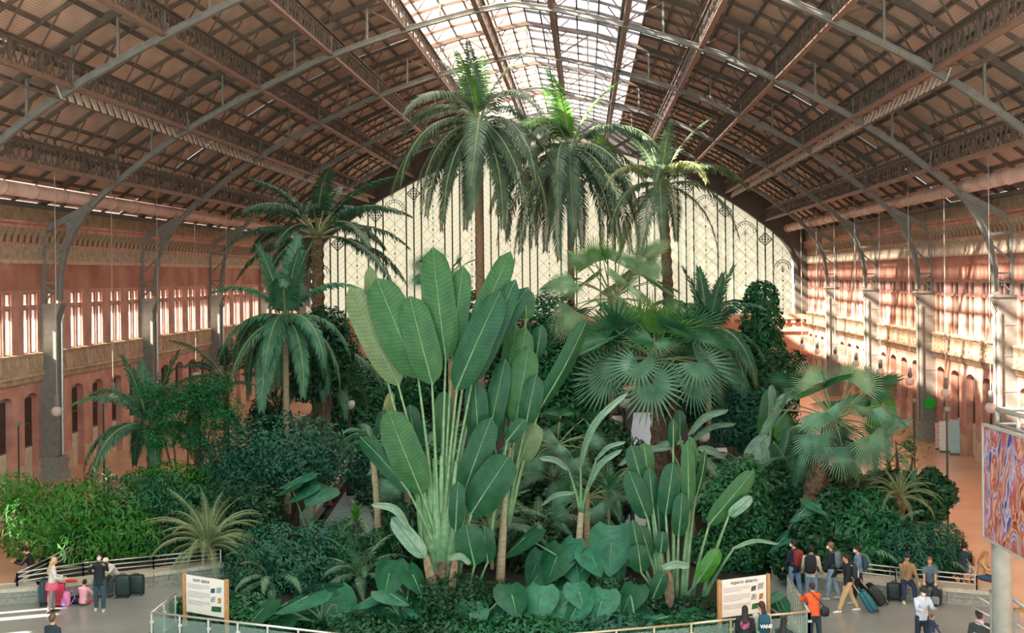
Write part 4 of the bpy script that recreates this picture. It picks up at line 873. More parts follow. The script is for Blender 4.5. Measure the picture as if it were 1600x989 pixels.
shrub('thin_branches', 'airy plant of bare arching stalks in front of the orange floor', 'plant', 1405, 44, [(1400, 700, 30, 34, 0), (1430, 700, 26, 24, 0), (1380, 690, 20, 26, 0)], 260, .3, 'f', 30, 9, shell=.9, asp=.15)
ULB = ['beneath the ivy covered far left pillar', 'left of the far lamp', "behind the top of the traveller's palm petioles", 'far behind the tallest king palm', 'far behind the second king palm', 'far left of the leaning palm trunk', 'far right of the leaning palm trunk', 'between the kentia palm and the ivy column', 'far behind the paddle leaves at the end of the garden', 'at the far left end of the garden', 'at the far end below the glass middle', 'at the far right end of the garden', 'below the central fan palm on its right', 'beside the pale path behind the strelitzia clump', 'behind the kentia palm trunk on the left', 'behind the young banana plant', 'behind the great paddle leaf stalks', 'behind the slimmer strelitzia stem', 'behind the slim ringed palm tuft', "just right of the traveller's palm trunk", 'behind the elephant ears right of the strelitzia', "just left of the traveller's palm trunk"]
for i, (x, Y_, y, rx, rz) in enumerate([(560, 66, 590, 44, 24), (620, 78, 560, 46, 28), (680, 70, 600, 50, 34), (820, 80, 540, 46, 30), (900, 78, 560, 46, 30), (960, 86, 545, 36, 24), (1060, 88, 540, 40, 26), (1130, 72, 580, 46, 34), (700, 90, 540, 50, 26), (540, 90, 560, 30, 20), (780, 96, 530, 50, 24), (1170, 90, 550, 30, 30), (1100, 52, 720, 40, 40), (1060, 50, 780, 30, 30), (420, 56, 640, 30, 30), (580, 52, 700, 30, 36), (720, 48, 720, 60, 60), (800, 47, 760, 50, 60), (640, 50, 690, 40, 44), (760, 42, 850, 50, 60), (860, 41, 850, 50, 44), (670, 41, 860, 40, 50)]):
    shrub('understorey_shrub', 'dense understorey shrub '+ULB[i], 'shrub', x, Y_, [(x, y, rx, rz, 0), (x+rx*.5, y+rz*.7, rx*.8, rz, .3), (x-rx*.5, y+rz*.8, rx*.8, rz, -.3), (x, y+rz*1.6, rx, rz, 0)], 2600, .3 if Y_ > 60 else .24, 'ab'[i % 2] if i % 3 else 'd', 50+i, 2, 'understorey shrubs of the far garden' if i < 12 else 'understorey shrubs between the palms')
for i, (lb_, x) in enumerate((('below the traveller\'s palm', 690), ('below the slimmer strelitzia', 820), ('below the right strelitzia clump', 960), ('right of the left board', 560), ('left of the right board', 1090))):
    shrub('low_groundcover', 'dark leafy groundcover hugging the glass railing '+lb_, 'plant', x, 33.6, [(x, 985, 70, 26, 0), (x+50, 990, 60, 22, .2), (x-50, 992, 60, 20, -.1)], 3600, .17, 'abdab'[i], 90+i, 1, z0=.2)
# dracaenas: rosettes of strap leaves on thin stems
def rosette(label, px, py, Y_, r, n, m_, H0=None, seed=0):
    b_ = gbase(px, Y_); h = at(px, py, Y_).z-b_.z; e = empty('dracaena', b_); tag(e, label, 'plant')
    mm = MB().tube([(0, 0, 0), (.02, 0, h*.5), (0, 0, h)], [.05, .045, .035], 6); part('stem', mm, BARK, e, True); rg = random.Random(seed)
    for i in range(n):
        a = i*2.4; el = R_(75-85*i/n); d = Vector((math.cos(a)*math.cos(el), math.sin(a)*math.cos(el), math.sin(el)))
        lf = MB(); blade(lf, (0, 0, h-.25*i/n), Vector((0, 0, h-.25*i/n))+d*r*rg.uniform(.85, 1.1), r*.13, (-d.x*d.z, -d.y*d.z, 1), .12, .25, .1, 6, shape=2, rib=0); part('leaf', lf, m_, e, True)
rosette('dracaena with a bright green rosette beside the slim ringed trunk', 553, 808, 38.6, .75, 22, BLADEY, seed=1)
rosette('dracaena with a pale rosette in front of the left arcade', 147, 750, 47, .7, 18, FANP, seed=2)
rosette('dracaena with a pale rosette right of its twin by the left arcade', 166, 744, 48, .7, 18, FANP, seed=3)
rosette('dracaena with narrow green leaves in front of the central path', 920, 700, 44, .9, 22, PALMF, seed=4)
rosette('dracaena with spiky green leaves in the right hand bed', 1425, 760, 42.5, .9, 24, FANT, seed=5)

# ---- low feathery palms that texture the understorey
ARE = [pinnate('frond', 1.9, rad(75), rad(10), 26, .42, .05, .25, FANT, 60, .2), pinnate('frond', 2.0, rad(55), rad(-35), 28, .45, .05, .35, PALMT, 61, .2), pinnate('frond', 2.0, rad(30), rad(-65), 28, .45, .05, .4, FANT, 62, .2)]
AREB = [pinnate('frond', 1.7, rad(70), rad(-10), 24, .4, .06, .3, FANG, 63, .15), pinnate('frond', 1.8, rad(45), rad(-55), 26, .42, .06, .4, FANT, 64, .15), pinnate('frond', 1.7, rad(20), rad(-75), 26, .42, .06, .45, PALMT, 65, .15)]
for i, (lb_, x, y, Y_, f_, sc_) in enumerate((('behind the pale banana leaves', 862, 715, 45, ARE, 1.1), ('left of the slim pale palm trunk', 838, 790, 41.5, AREB, 1.0), ('left of the pale path', 948, 745, 43.5, ARE, 1.0), ('between the two paddle leaved clumps', 960, 830, 40, AREB, .9), ('behind the right strelitzia leaves', 1130, 735, 43, ARE, 1.0),
        ('in front of the curved washingtonia trunk', 1325, 835, 40.4, AREB, 1.0), ('in the middle of the right hand bed', 1372, 815, 41.4, ARE, 1.0), ('at the right front of the right hand bed', 1440, 850, 40.2, AREB, 1.0), ('right of the white masked walker', 1285, 855, 40.5, ARE, .8), ('left of the bright dracaena rosette', 480, 855, 39.2, AREB, 1.0),
        ('behind the left information board', 420, 890, 38, AREB, .9), ('left of the slim ringed trunk', 560, 865, 38.2, ARE, .9), ('under the domed creeper', 360, 780, 44, ARE, 1.0), ('behind the hedge of the left path', 660, 690, 47, ARE, 1.1), ('below the umbrella leaved bush', 1165, 720, 44.5, AREB, 1.0), ('behind the traveller\'s palm trunk on the right', 765, 790, 40.5, ARE, 1.0))):
    palm('areca_palm', 'low feathery areca palm '+lb_, gbase(x, Y_), max(.3, H_at(x, y+30, Y_)), .06, .05, f_, [(0, 5, 10*i), (1, 7, 20), (2, 6, 40)], tm=TRUNKP, seed=40+i, sc=sc_, roll=15)
# ================================================================== PLANTER SEATS, RAILS, BOARDS
def seat(label, pts, depth, slab_lbl=None, rail=None, blocklen=1.3, h=.5):
    """pts: world floor points of the front bottom edge, from left to right; planting behind (+Y)"""
    e = empty('stone_seat', pts[0]); tag(e, label, 'bench'); o = Vector(pts[0])
    for a, b in zip(pts, pts[1:]):
        d = (b-a); L = d.length; d.normalize(); nrm = Vector((-d.y, d.x, 0)); n = max(1, round(L/blocklen))
        for course, (z0, z1, off) in enumerate(((0, .19, 0), (.2, .37, 0))):
            for i in range(n):
                p = a+d*(L*i/n+.006); q = a+d*(L*(i+1)/n-.006); mm = MB()
                mm.prism([p, q, q+nrm*(depth-.06), p+nrm*(depth-.06)], (0, 0, z1-z0)); mm.v = [(x-o.x, y-o.y, z+z0+rng.uniform(0, .001)) for x, y, z in mm.v]
                put('stone_block', mm.mesh('stone_block', GRANITE), e)
        n2 = max(1, round(L/2.2))
        for i in range(n2):
            p = a+d*(L*i/n2+.008)-nrm*.05; q = a+d*(L*(i+1)/n2-.008)-nrm*.05; mm = MB(); mm.prism([p, q, q+nrm*depth, p+nrm*depth], (0, 0, .12)); mm.v = [(x-o.x, y-o.y, z+.375) for x, y, z in mm.v]
            put('seat_slab', mm.mesh('seat_slab', STONESLAB), e)
    return e
STONESLAB = mat('seat_slab', (184, 182, 164), .6, .12, 9)
def rail3(label, pts, z0, h=.42, rails=3, posts=1.5, r=.022, cat='railing'):
    e = empty('garden_railing', (pts[0].x, pts[0].y, z0)); tag(e, label, cat); o = e.location
    for a, b in zip(pts, pts[1:]):
        L = (b-a).length; n = max(1, round(L/posts))
        for k in range(rails):
            z = z0+h*(k+1)/rails; part('rail', MB().tube([(a.x, a.y, z), (b.x, b.y, z)], r, 6), RAILM, e, True, True)
        for i in range(n+1):
            p = a.lerp(b, i/n); part('post', MB().box(p.x-.02, p.x+.02, p.y-.02, p.y+.02, z0, z0+h), RAILM, e, False, True)
    return e
LS = [atZ(-70, 951), atZ(60, 941), atZ(240, 918), atZ(350, 903)]
seat('stone seat wall of the left planting, behind the travellers with suitcases', LS, .75)
rail3('pale steel garden railing along the left seat wall', [atZ(27, 916, .5), atZ(130, 900, .5), atZ(240, 889, .5), atZ(345, 878, .5)], .5)
rail3('pale steel garden railing receding along the left edge of the planting', [atZ(27, 916, .5), atZ(75, 893, .5), atZ(125, 866, .5)], .5)
LS2 = [atZ(-2, 928), atZ(35, 905), atZ(105, 870)]
RS = [atZ(1205, 905), atZ(1300, 925), atZ(1400, 936), atZ(1562, 951)]
seat('stone seat wall of the right planting with people sitting on it', RS, .75)
rail3('pale steel garden railing along the right seat wall', [atZ(1206, 880, .5), atZ(1300, 896, .5), atZ(1400, 908, .5), atZ(1526, 921, .5)], .5)
rail3('pale steel garden railing along the right edge of the planting', [atZ(1526, 921, .5), atZ(1505, 885, .5), atZ(1480, 850, .5)], .5)
GP = [atZ(572, 720, .3), atZ(540, 762, .3), atZ(487, 838, .3)]
seat('low stone seat beside the left garden path', [GP[2], GP[1], GP[0]], .5)

GLP = mat('railing_glass', (190, 214, 204), .08, .02, 1, transp=.8, spec=.5)
CHAMP = mat('rail_champagne', (206, 190, 164), .3, .05, 3, metal=.5)
def glass_rail(label, px, step=1.0, m_=RAILM):
    P = [atZ(x, y, 1.05) for x, y in px]; e = empty('glass_railing', (P[0].x, P[0].y, 0)); tag(e, label, 'railing')
    for a, b in zip(P, P[1:]):
        L = (b-a).length; n = max(1, round(L/step)); d = (b-a).normalized()
        part('top_rail', MB().tube([a-d*.03, b+d*.03], .03, 8), m_, e, True, True)
        for i in range(n):
            p = a.lerp(b, i/n); q = a.lerp(b, (i+1)/n)
            part('post', MB().box(p.x-.025, p.x+.025, p.y-.025, p.y+.025, 0, 1.05).box(p.x-.05, p.x+.05, p.y-.05, p.y+.05, 0, .03), m_, e, False, True)
            g0 = p+d*.06; g1 = q-d*.06; gm = MB(); gm.bar((g0.x, g0.y, .55), (g1.x, g1.y, .55), .012, .8); part('glass_panel', gm, GLP, e, False, True)
            for z in (.3, .8): part('clamp', MB().box(p.x-.04, p.x+.07, p.y-.035, p.y+.035, z-.03, z+.03), m_, e, False, True)
    p = P[-1]; part('post', MB().box(p.x-.025, p.x+.025, p.y-.025, p.y+.025, 0, 1.05), m_, e, False, True)
glass_rail('glass railing with steel posts in front of the left board', [(274, 927), (237, 957), (515, 989), (640, 1001)])
glass_rail('glass railing with champagne posts in front of the right clump', [(780, 1001), (1080, 974.5), (1202, 961.5), (1264, 955.5)], 1.1, CHAMP)
glass_rail('glass railing running back beside the woman in orange', [(1264, 955.5), (1231, 899)], .45)

WOOD = mat('post_wood', (196, 150, 98), .6, .2, 5, nscale3=(6, 6, 1))
PAPER = mat('board_white', (232, 230, 222), .5, .03, 4)
INK = mat('ink', (48, 48, 48), .6, .05, 4); INKL = mat('ink_grey', (150, 150, 150), .6, .05, 4)
def text_mesh(body, size, m_, ext=.002, bold=0.):
    cu = bpy.data.curves.new('text', 'FONT'); cu.body = body; cu.size = size; cu.align_x = 'CENTER'; cu.align_y = 'CENTER'; cu.extrude = ext; cu.offset = bold; cu.resolution_u = 3
    o = bpy.data.objects.new('text', cu); COL.objects.link(o); bpy.context.view_layer.update()
    me = bpy.data.meshes.new_from_object(o.evaluated_get(bpy.context.evaluated_depsgraph_get())); bpy.data.objects.remove(o); me.materials.clear(); me.materials.append(m_); return me
PH = [mat('print_%d' % i, a, .5, .6, 14, hue2=b) for i, (a, b) in enumerate((((70, 90, 80), (20, 40, 30)), ((90, 170, 176), (190, 120, 100)), ((170, 170, 166), (70, 70, 70)), ((206, 160, 60), (90, 70, 40)), ((50, 110, 60), (18, 48, 28))))]
def board(label, a, b, title, zb, zt, post_top):
    a = Vector(a); b = Vector(b); a.z = b.z = 0; m = (a+b)/2; d = (b-a); w = d.length; rz = math.atan2(d.y, d.x)
    e = empty('info_board', (m.x, m.y, 0), rz); tag(e, label, 'sign')
    for s in (-1, 1): put('post', MB().box(s*w/2-.045, s*w/2+.045, -.045, .045, 0, post_top).mesh('post', WOOD), e)
    pw = w/2-.07; pn = put('panel', MB().box(-pw, pw, -.02, .02, zb, zt).mesh('panel', PAPER), e)
    rx = math.pi/2
    put('title', text_mesh(title, .14, INK, bold=.0012), pn, (-.0 if title[0] == 'e' else -.14, -.023, zt-.1), (rx, 0, 0))
    ln = MB(); y = zt-.24
    for grp in (3, 4, 3):
        for k in range(grp):
            ln.box(-pw+.05, -pw+.05+(pw*1.18 if k else pw*1.2)*(1 if k < grp-1 else .7), -.024, -.02, y-.008, y+.006); y -= .045
        y -= .07
    o = put('text_lines', ln.mesh('text_lines', INKL), pn); o['kind'] = 'stuff'
    H = zt-zb
    for i, (u, v, sw, sh) in enumerate(((.34, .3, .17, .15), (.72, .26, .2, .18), (.36, .53, .18, .17), (.74, .54, .15, .17), (.55, .78, .38, .17))):
        x0 = pw*(.16+.84*u)-.02; z = zt-H*v-.02; jig = .02
        ph = MB().prism([(x0-sw/2, -.026, z-sh/2), (x0+sw/2-jig, -.026, z-sh/2+jig), (x0+sw/2, -.026, z+sh/2), (x0-sw/2+jig, -.026, z+sh/2-jig)], (0, .005, 0)); put('printed_photo', ph.mesh('printed_photo', PH[i]), pn)
    for s in (-1, 1):
        for z in (zb+.12, zt-.12): put('screw', MB().tube([(s*(pw+.02), -.03, z), (s*(pw+.02), .0, z)], .018, 6).mesh('screw', STEEL), pn)
pl, pr = at(289, 930, 34.0), at(354, 930, 33.3)
board('white information board reading open space between wooden posts on the left', pl, pr, 'open space', at(320, 961, 33.6).z, at(320, 903, 33.6).z, at(320, 901, 33.6).z)
pl, pr = at(1124, 930, 33.2), at(1200, 930, 33.9)
board('white information board reading espacio abierto between wooden posts on the right', pl, pr, 'espacio abierto', at(1160, 961, 33.5).z, at(1160, 903, 33.5).z, at(1160, 902, 33.5).z)

# ================================================================== PENDANT LAMPS, LAMP POSTS, MASTS
CABLE = mat('cable', (190, 186, 176), .5, .05, 3); GLOBE = mat('lamp_globe', (236, 232, 224), .12, .04, 2, transp=.35, spec=.6)
GB = MB().ball((0, 0, 0), (.26, .26, .25), 14, 10).mesh('globe', GLOBE, True)
SK = MB().lathe([(.06, .2), (.13, .24), (.14, .42), (.11, .5), (.11, .72), (.05, .78)], n=10).mesh('socket', STEEL, True)
for s in (-1, 1):
    for j in range(8):
        y = 56.3+6.88*j; x = s*21.55
        e = empty('pendant_lamp', (x, y, 3.85)); tag(e, 'glass globe pendant lamp, %s from the near end of the %s row' % (ordn[j], 'left' if s < 0 else 'right'), 'lamp', 'pendant lamps along the side walls')
        put('globe', GB, e); put('socket', SK, e); put('cable', MB().tube([(0, 0, .78), (0, 0, zroof(x)-.1-3.85)], .02, 5).mesh('cable', CABLE), e)
IRON = mat('lamp_iron', (30, 44, 42), .5, .1, 4)
def lamp_post(label, px, y_top, Y_, globes):
    b_ = gbase(px, Y_); h = at(px, y_top, Y_).z-b_.z; e = empty('garden_lamp', b_); tag(e, label, 'lamp')
    put('post', MB().lathe([(.2, 0), (.2, .3), (.1, .5), (.07, h*.5), (.1, h*.52), (.06, h*.55), (.05, h)], n=10).mesh('post', IRON, True), e)
    for (dx, dz) in globes:
        put('arm', MB().tube([(0, 0, h-.1), (dx*.5, 0, h+.15), (dx, 0, h-.05), (dx, 0, h+dz+.25)], .03, 6).mesh('arm', IRON), e)
        put('globe', MB().ball((dx, 0, h+dz), .25, 12, 8).mesh('globe', GLOBE, True), e); put('cap', MB().lathe([(.2, h+dz+.18), (.12, h+dz+.3), (.03, h+dz+.38)], (dx, 0, 0), 10).mesh('cap', IRON, True), e)
lamp_post('black garden lamp with hanging glass globes beside the pale path', 1110, 668, 46, [(-.3, -.3), (.35, -.9)])
lamp_post('black garden lamp with a glass globe left of the path', 974, 640, 50, [(-.3, -.4), (.0, .3)])
lamp_post('garden lamp with a white globe beyond the domed creeper', 545, 640, 54, [(.0, .25)])
lamp_post('black garden lamp left of the central fan palm trunk', 985, 690, 41, [(.3, -.3)])
for lb, px, y0_, Y_ in (('thin green mast on the orange floor with a small floodlight', 1478, 640, 47), ('shorter thin mast behind the arching stalks on the right', 1427, 626, 60), ('thin mast in front of the first left arch', 27, 662, 52), ('thin mast left of the sunlit palm', 160, 628, 52), ('thin mast right of the sunlit palm trunk', 247, 632, 54)):
    b_ = gbase(px, Y_, 0); h = at(px, y0_, Y_).z; e = empty('floor_mast', b_); tag(e, lb, 'mast')
    put('pole', MB().tube([(0, 0, 0), (0, 0, h)], .04, 6).mesh('pole', MULL), e); put('floodlight', MB().box(-.1, .1, -.08, .08, h-.06, h+.1).mesh('floodlight', STEEL), e); put('base', MB().lathe([(.2, 0), (.2, .04), (.06, .1)], n=10).mesh('base', MULL), e)
# green disc sign on a column
GRN = mat('sign_green', (30, 196, 54), .4, .08, 3)
q = put('round_sign', MB().tube([(0, 0, 0), (0, .06, 0)], .34, 24).mesh('round_sign', GRN), None, at(1453, 630, YK(1)-.7)); tag(q, 'plain bright green round sign on the right hand column', 'sign')
# info panels by the right wall
for lb, px, py, Y_, w, h, m_ in (('tall leaning pale blue information totem by the right wall', 1492, 700, 68, .5, 1.9, mat('totem_blue', (170, 206, 206), .4, .1, 2)), ('white notice panel by the right wall beside the totem', 1477, 700, 69, .6, 1.7, PAPER), ('red and white poster stand by the right wall', 1466, 700, 70, .3, 1.5, mat('poster_red', (206, 120, 110), .5, .5, 6, hue2=(230, 226, 216)))):
    p = at(px, py, Y_); e = empty('notice_panel', (p.x, Y_, 0), R_(-14)); tag(e, lb, 'sign')
    put('panel', MB().prism([(-w/2, 0, .1), (w/2, 0, .1), (w/2, .12, h), (-w/2, .12, h)], (0, .06, 0)).mesh('panel', m_), e); put('foot', MB().box(-w/2, w/2, -.1, .3, 0, .1).mesh('foot', STEELD), e)

# ================================================================== BANNER, WALKWAY AND STAIR RAIL ON THE RIGHT
def art_material():
    m = bpy.data.materials.new('painted_banner'); m.use_nodes = True; nt = m.node_tree; n = nt.nodes; l = nt.links; b = n['Principled BSDF']
    tc = n.new('ShaderNodeTexCoord'); nz = n.new('ShaderNodeTexNoise'); nz.inputs['Scale'].default_value = 1.3; nz.inputs['Detail'].default_value = 3; nz.inputs['Distortion'].default_value = 2.2
    mp = n.new('ShaderNodeMapping'); mp.inputs['Scale'].default_value = (1.6, 1.6, .7); l.new(tc.outputs['Object'], mp.inputs[0]); l.new(mp.outputs[0], nz.inputs['Vector'])
    cr = n.new('ShaderNodeValToRGB'); el = cr.color_ramp.elements; cols = [(.2, (32, 46, 88)), (.36, (56, 65, 112)), (.42, (164, 152, 164)), (.47, (152, 93, 112)), (.53, (136, 65, 48)), (.6, (184, 148, 120)), (.68, (120, 46, 35)), (.8, (88, 34, 28))]
    el[0].position = cols[0][0]; el[0].color = (*lin(cols[0][1]), 1); el[1].position = cols[1][0]; el[1].color = (*lin(cols[1][1]), 1)
    for p, c in cols[2:]:
        x = el.new(p); x.color = (*lin(c), 1)
    l.new(nz.outputs['Fac'], cr.inputs[0]); l.new(cr.outputs[0], b.inputs['Base Color']); b.inputs['Roughness'].default_value = .5
    return m
ba = at(1537, 750, 26.); bb2 = at(1650, 750, 22.6); ztop = at(1537, 665, 26).z; zbot = at(1537, 838, 26).z
dv = Vector((bb2.x-ba.x, bb2.y-ba.y, 0)); e = empty('painted_banner', (ba.x, ba.y, zbot), math.atan2(dv.y, dv.x)); tag(e, 'large painted abstract banner in blue, rose and rust hanging from the walkway', 'banner')
Lb = dv.length
put('canvas', MB().box(0, Lb, 0, .06, 0, ztop-zbot).mesh('canvas', art_material()), e)
fr = MB().box(-.03, Lb, -.02, .08, ztop-zbot, ztop-zbot+.05).box(-.03, Lb, -.02, .08, -.05, 0).box(-.05, 0, -.02, .08, -.05, ztop-zbot+.05); put('frame', fr.mesh('frame', RAILM), e)
dn_ = dv.normalized(); nn = Vector((-dn_.y, dn_.x, 0))
wk = empty('walkway', (ba.x, ba.y, 0)); tag(wk, 'raised steel walkway on a round grey pillar at the right edge', 'walkway')
pc = at(1584, 930, 25.2)
A_ = Vector((ba.x, ba.y, 0))+nn*.1
dk = MB(); dk.prism([A_+Vector((0, 0, ztop-.35)), A_+dn_*Lb+Vector((0, 0, ztop-.35)), A_+dn_*Lb+nn*8.2+Vector((0, 0, ztop-.35)), A_+nn*8.2+Vector((0, 0, ztop-.35))], (0, 0, .3)); part('deck', dk, STEEL, wk, False, True)
part('pillar', MB().tube([(pc.x, pc.y+.7, 0), (pc.x, pc.y+.7, ztop-.3)], .2, 20), STEEL, wk, True, True); part('collar', MB().tube([(pc.x, pc.y+.7, 0), (pc.x, pc.y+.7, .12)], .3, 20), STEEL, wk, True, True)
pf = A_+dn_*1.2+nn*7.4; part('pillar', MB().tube([(pf.x, pf.y, 0), (pf.x, pf.y, ztop-.3)], .2, 20), STEEL, wk, True, True)
zt = at(1555, 636, 26.2).z
c0 = A_+dn_*.25+nn*.1; c1 = A_+dn_*Lb+nn*.1; c2 = c0+nn*8.0
for a, b in ((c0, c1), (c0, c2)):
    L = (b-a).length; n = max(1, round(L/1.0))
    for k, z in enumerate((zt, zt-.3, zt-.55)): part('rail', MB().tube([(a.x, a.y, z), (b.x, b.y, z)], .05 if k == 0 else .025, 8), RAILM, wk, True, True)
    for i in range(n+1): p = a.lerp(b, i/n); part('post', MB().tube([(p.x, p.y, ztop-.05), (p.x, p.y, zt)], .045, 8), RAILM, wk, True, True)
# stair railing, bottom right
p0 = at(1550, 925, 29.5); p1 = at(1588, 954, 28.2); p2 = at(1640, 990, 27.0)
e = empty('stair_railing', (p0.x, p0.y, 0)); tag(e, 'grey tubular stair railing with sloping bars in the bottom right corner', 'railing')
BRONZE = mat('bronze_cap', (150, 120, 76), .4, .1, 4, metal=.4)
for p in (p0, p1, p2): part('post', MB().tube([(p.x, p.y, 0), (p.x, p.y, p.z)], .06, 10), STEEL, e, True, True); part('bracket', MB().box(p.x-.05, p.x+.22, p.y-.05, p.y+.05, p.z-.03, p.z+.05), BRONZE, e, False, True)
off = Vector((.12, 0, .12)); part('handrail', MB().tube([p0+off, p1+off, p2+off], .055, 10), RAILM, e, True, True)
for k in range(1, 6): o_ = Vector((0, 0, -.3*k)); part('bar', MB().tube([p0+o_, p1+o_, p2+o_], .028, 6), RAILM, e, True, True)
for k in range(1, 5): part('side_bar', MB().tube([p0+Vector((0, 0, -.3*k)), p0+Vector((-.28, .5, -.3*k+.1))], .022, 6), RAILM, e, True, True)
# ================================================================== PEOPLE
def solid(mbx, name, m_, vox=.016, it=5):
    me0 = mbx.mesh('tmp', m_); o = bpy.data.objects.new('tmp', me0); COL.objects.link(o)
    r = o.modifiers.new('r', 'REMESH'); r.mode = 'VOXEL'; r.voxel_size = vox
    s = o.modifiers.new('s', 'SMOOTH'); s.factor = .5; s.iterations = it
    bpy.context.view_layer.update()
    me = bpy.data.meshes.new_from_object(o.evaluated_get(bpy.context.evaluated_depsgraph_get())); bpy.data.objects.remove(o); bpy.data.meshes.remove(me0)
    me.name = name; me.materials.clear(); me.materials.append(m_); me.polygons.foreach_set('use_smooth', [True]*len(me.polygons)); return me
CM_ = {}
def cmat(rgb, rough=.8, v=.12):
    if rgb not in CM_: CM_[rgb] = mat('cloth_%02x%02x%02x' % rgb, rgb, rough, v, 9)
    return CM_[rgb]
SKIN = mat('skin', (206, 152, 122), .5, .06, 6)
def person(label, loc, head, H=1.7, lean=0., legs=((8, 4), (-10, 6)), arms=((6, 6, 10), (6, 6, 10)), top=(40, 44, 48), bottom=(50, 60, 80), shoes=(40, 40, 42), hair=(36, 28, 24), longhair=0, cap=None, mask=None, seat=None, skirt=None, hood=None, turn=0., sleeve=1., coat=0., nod=0., group=None, scarf=None):
    """head: facing azimuth in degrees; legs: (thigh forward, knee bend); arms: (forward, outward, elbow bend); seat: seat height for sitting people"""
    e = empty('person', loc, R_(head)); tag(e, label, 'person', group); k = H/1.7
    V = lambda x, y, z: Vector((x, y, z))*k
    hipz = .9 if seat is None else (seat+.1)/k
    hip = V(0, 0, hipz); ln = R_(lean)
    up_ = Vector((math.sin(ln), 0, math.cos(ln))); fw = Vector((math.cos(ln), 0, -math.sin(ln)))
    T = lambda u, f=0, y=0: hip+up_*(u*k)+fw*(f*k)+Vector((0, y*k, 0))
    neck = T(.55, .0); hd = T(.70, .02)
    hn = R_(lean*.3+nod); hu = Vector((math.sin(hn), 0, math.cos(hn))); hf = Vector((math.cos(hn)*math.cos(R_(turn)), math.sin(R_(turn)), -math.sin(hn))); hc = neck+hu*(.155*k)+hf*(.015*k)
    legp = []
    for s, (a, b) in zip((1, -1), legs):
        a = R_(a); b = R_(b); h0 = hip+V(0, .09*s, -.02); sp = .06*s if seat is not None else .02*s
        kn = h0+V(math.sin(a)*.42, sp, -math.cos(a)*.42); an = kn+V(math.sin(a-b)*.42, sp*.3, -math.cos(a-b)*.42); legp.append((h0, kn, an))
    dz = min(p[2].z for p in legp)-.075*k
    if seat is None:                                       # stand the lowest foot on the floor
        sh = Vector((0, 0, -dz)); hip = hip+sh; neck += sh; hc += sh; hd += sh
        legp = [tuple(q+sh for q in p) for p in legp]; T = lambda u, f=0, y=0: hip+up_*(u*k)+fw*(f*k)+Vector((0, y*k, 0))
    armp = []
    for s, (a, o_, b) in zip((1, -1), arms):
        a0 = R_(a)+ln*.5; o_ = R_(o_); s0 = T(.47, 0, .175*s)
        d1 = Vector((math.sin(a0)*math.cos(o_), s*math.sin(o_), -math.cos(a0)*math.cos(o_))); el = s0+d1*(.29*k)
        a1 = a0+R_(b); o2 = -o_*.4 if b > 40 else o_*.5; d2 = Vector((math.sin(a1)*math.cos(o2), s*math.sin(o2)-(.18*s if b > 40 else 0), -math.cos(a1)*math.cos(o2))).normalized(); wr = el+d2*(.25*k); armp.append((s0, el, wr, d2))
    sk = MB()
    tors = [T(-.06), T(.06), T(.2), T(.34), T(.46), T(.52), T(.57)]
    sk.tube(tors, [(.14*k, .1*k), (.15*k, .105*k), (.13*k, .09*k), (.15*k, .105*k), (.155*k, .085*k), (.08*k, .065*k), (.052*k, .055*k)], 14, ref=fw)
    sk.tube([T(.5), neck, hc-hu*(.04*k)], [.056*k, .052*k, .055*k], 10)
    sk.ball(hc, (.088*k, .074*k, .112*k), 14, 10); sk.ball(hc+hf*(.05*k)-hu*(.055*k), (.045*k, .045*k, .05*k), 10, 7)
    sk.ball(hc+hf*(.094*k)-hu*(.012*k), (.018*k, .014*k, .024*k), 8, 6)
    sdv = hu.cross(hf).normalized()
    for s in (-1, 1): sk.ball(hc+sdv*(.076*k*s)-hu*(.01*k), (.018*k, .01*k, .028*k), 8, 6)
    for h0, kn, an in legp:
        sk.tube([h0+V(0, 0, .06), h0, h0.lerp(kn, .5), kn, kn.lerp(an, .3), an], [.085*k, .085*k, .072*k, .055*k, .056*k, .036*k], 10)
        sk.tube([an+V(-.05, 0, -.03), an+V(.03, 0, -.035), an+V(.13, 0, -.05)], [.036*k, .04*k, .028*k], 8)
    for (s0, el, wr, d2), s in zip(armp, (1, -1)):
        sk.tube([s0+V(0, -.03*s, 0), s0, s0.lerp(el, .5), el, el.lerp(wr, .3), wr], [.045*k, .05*k, .044*k, .037*k, .037*k, .026*k], 9)
        side = d2.cross(Vector((0, 0, 1))); side = side.normalized() if side.length > .1 else Vector((1, 0, 0)); n_ = side.cross(d2).normalized()
        pm_ = wr+d2*(.055*k); sk.tube([wr, pm_, wr+d2*(.095*k)], [(.026*k, .02*k), (.042*k, .019*k), (.04*k, .016*k)], 8, ref=n_)
        for j, fl in enumerate((.062, .075, .07, .055)):
            r0 = wr+d2*(.088*k)+side*((j-1.5)*.021*k); sk.tube([r0, r0+d2*(fl*.55*k)-n_*(.008*k), r0+d2*(fl*.85*k)-n_*(.028*k)], [.0105*k, .0105*k, .009*k], 6)
        th = wr+d2*(.035*k)-side*(.03*k*s); sk.tube([th, th+d2*(.03*k)-side*(.028*k*s), th+d2*(.06*k)-side*(.034*k*s)], [.014*k, .012*k, .01*k], 6)
    put('body', solid(sk, 'body', SKIN, .0135), e)
    # clothes
    c = MB(); lo_ = -.1-coat
    c.tube([T(lo_), T(.04), T(.2), T(.34), T(.46), T(.53), T(.56)], [(.178*k+coat*.1, .135*k+coat*.08), (.172*k, .13*k), (.158*k, .118*k), (.172*k, .128*k), (.178*k, .108*k), (.1*k, .085*k), (.07*k, .07*k)], 16, ref=fw)
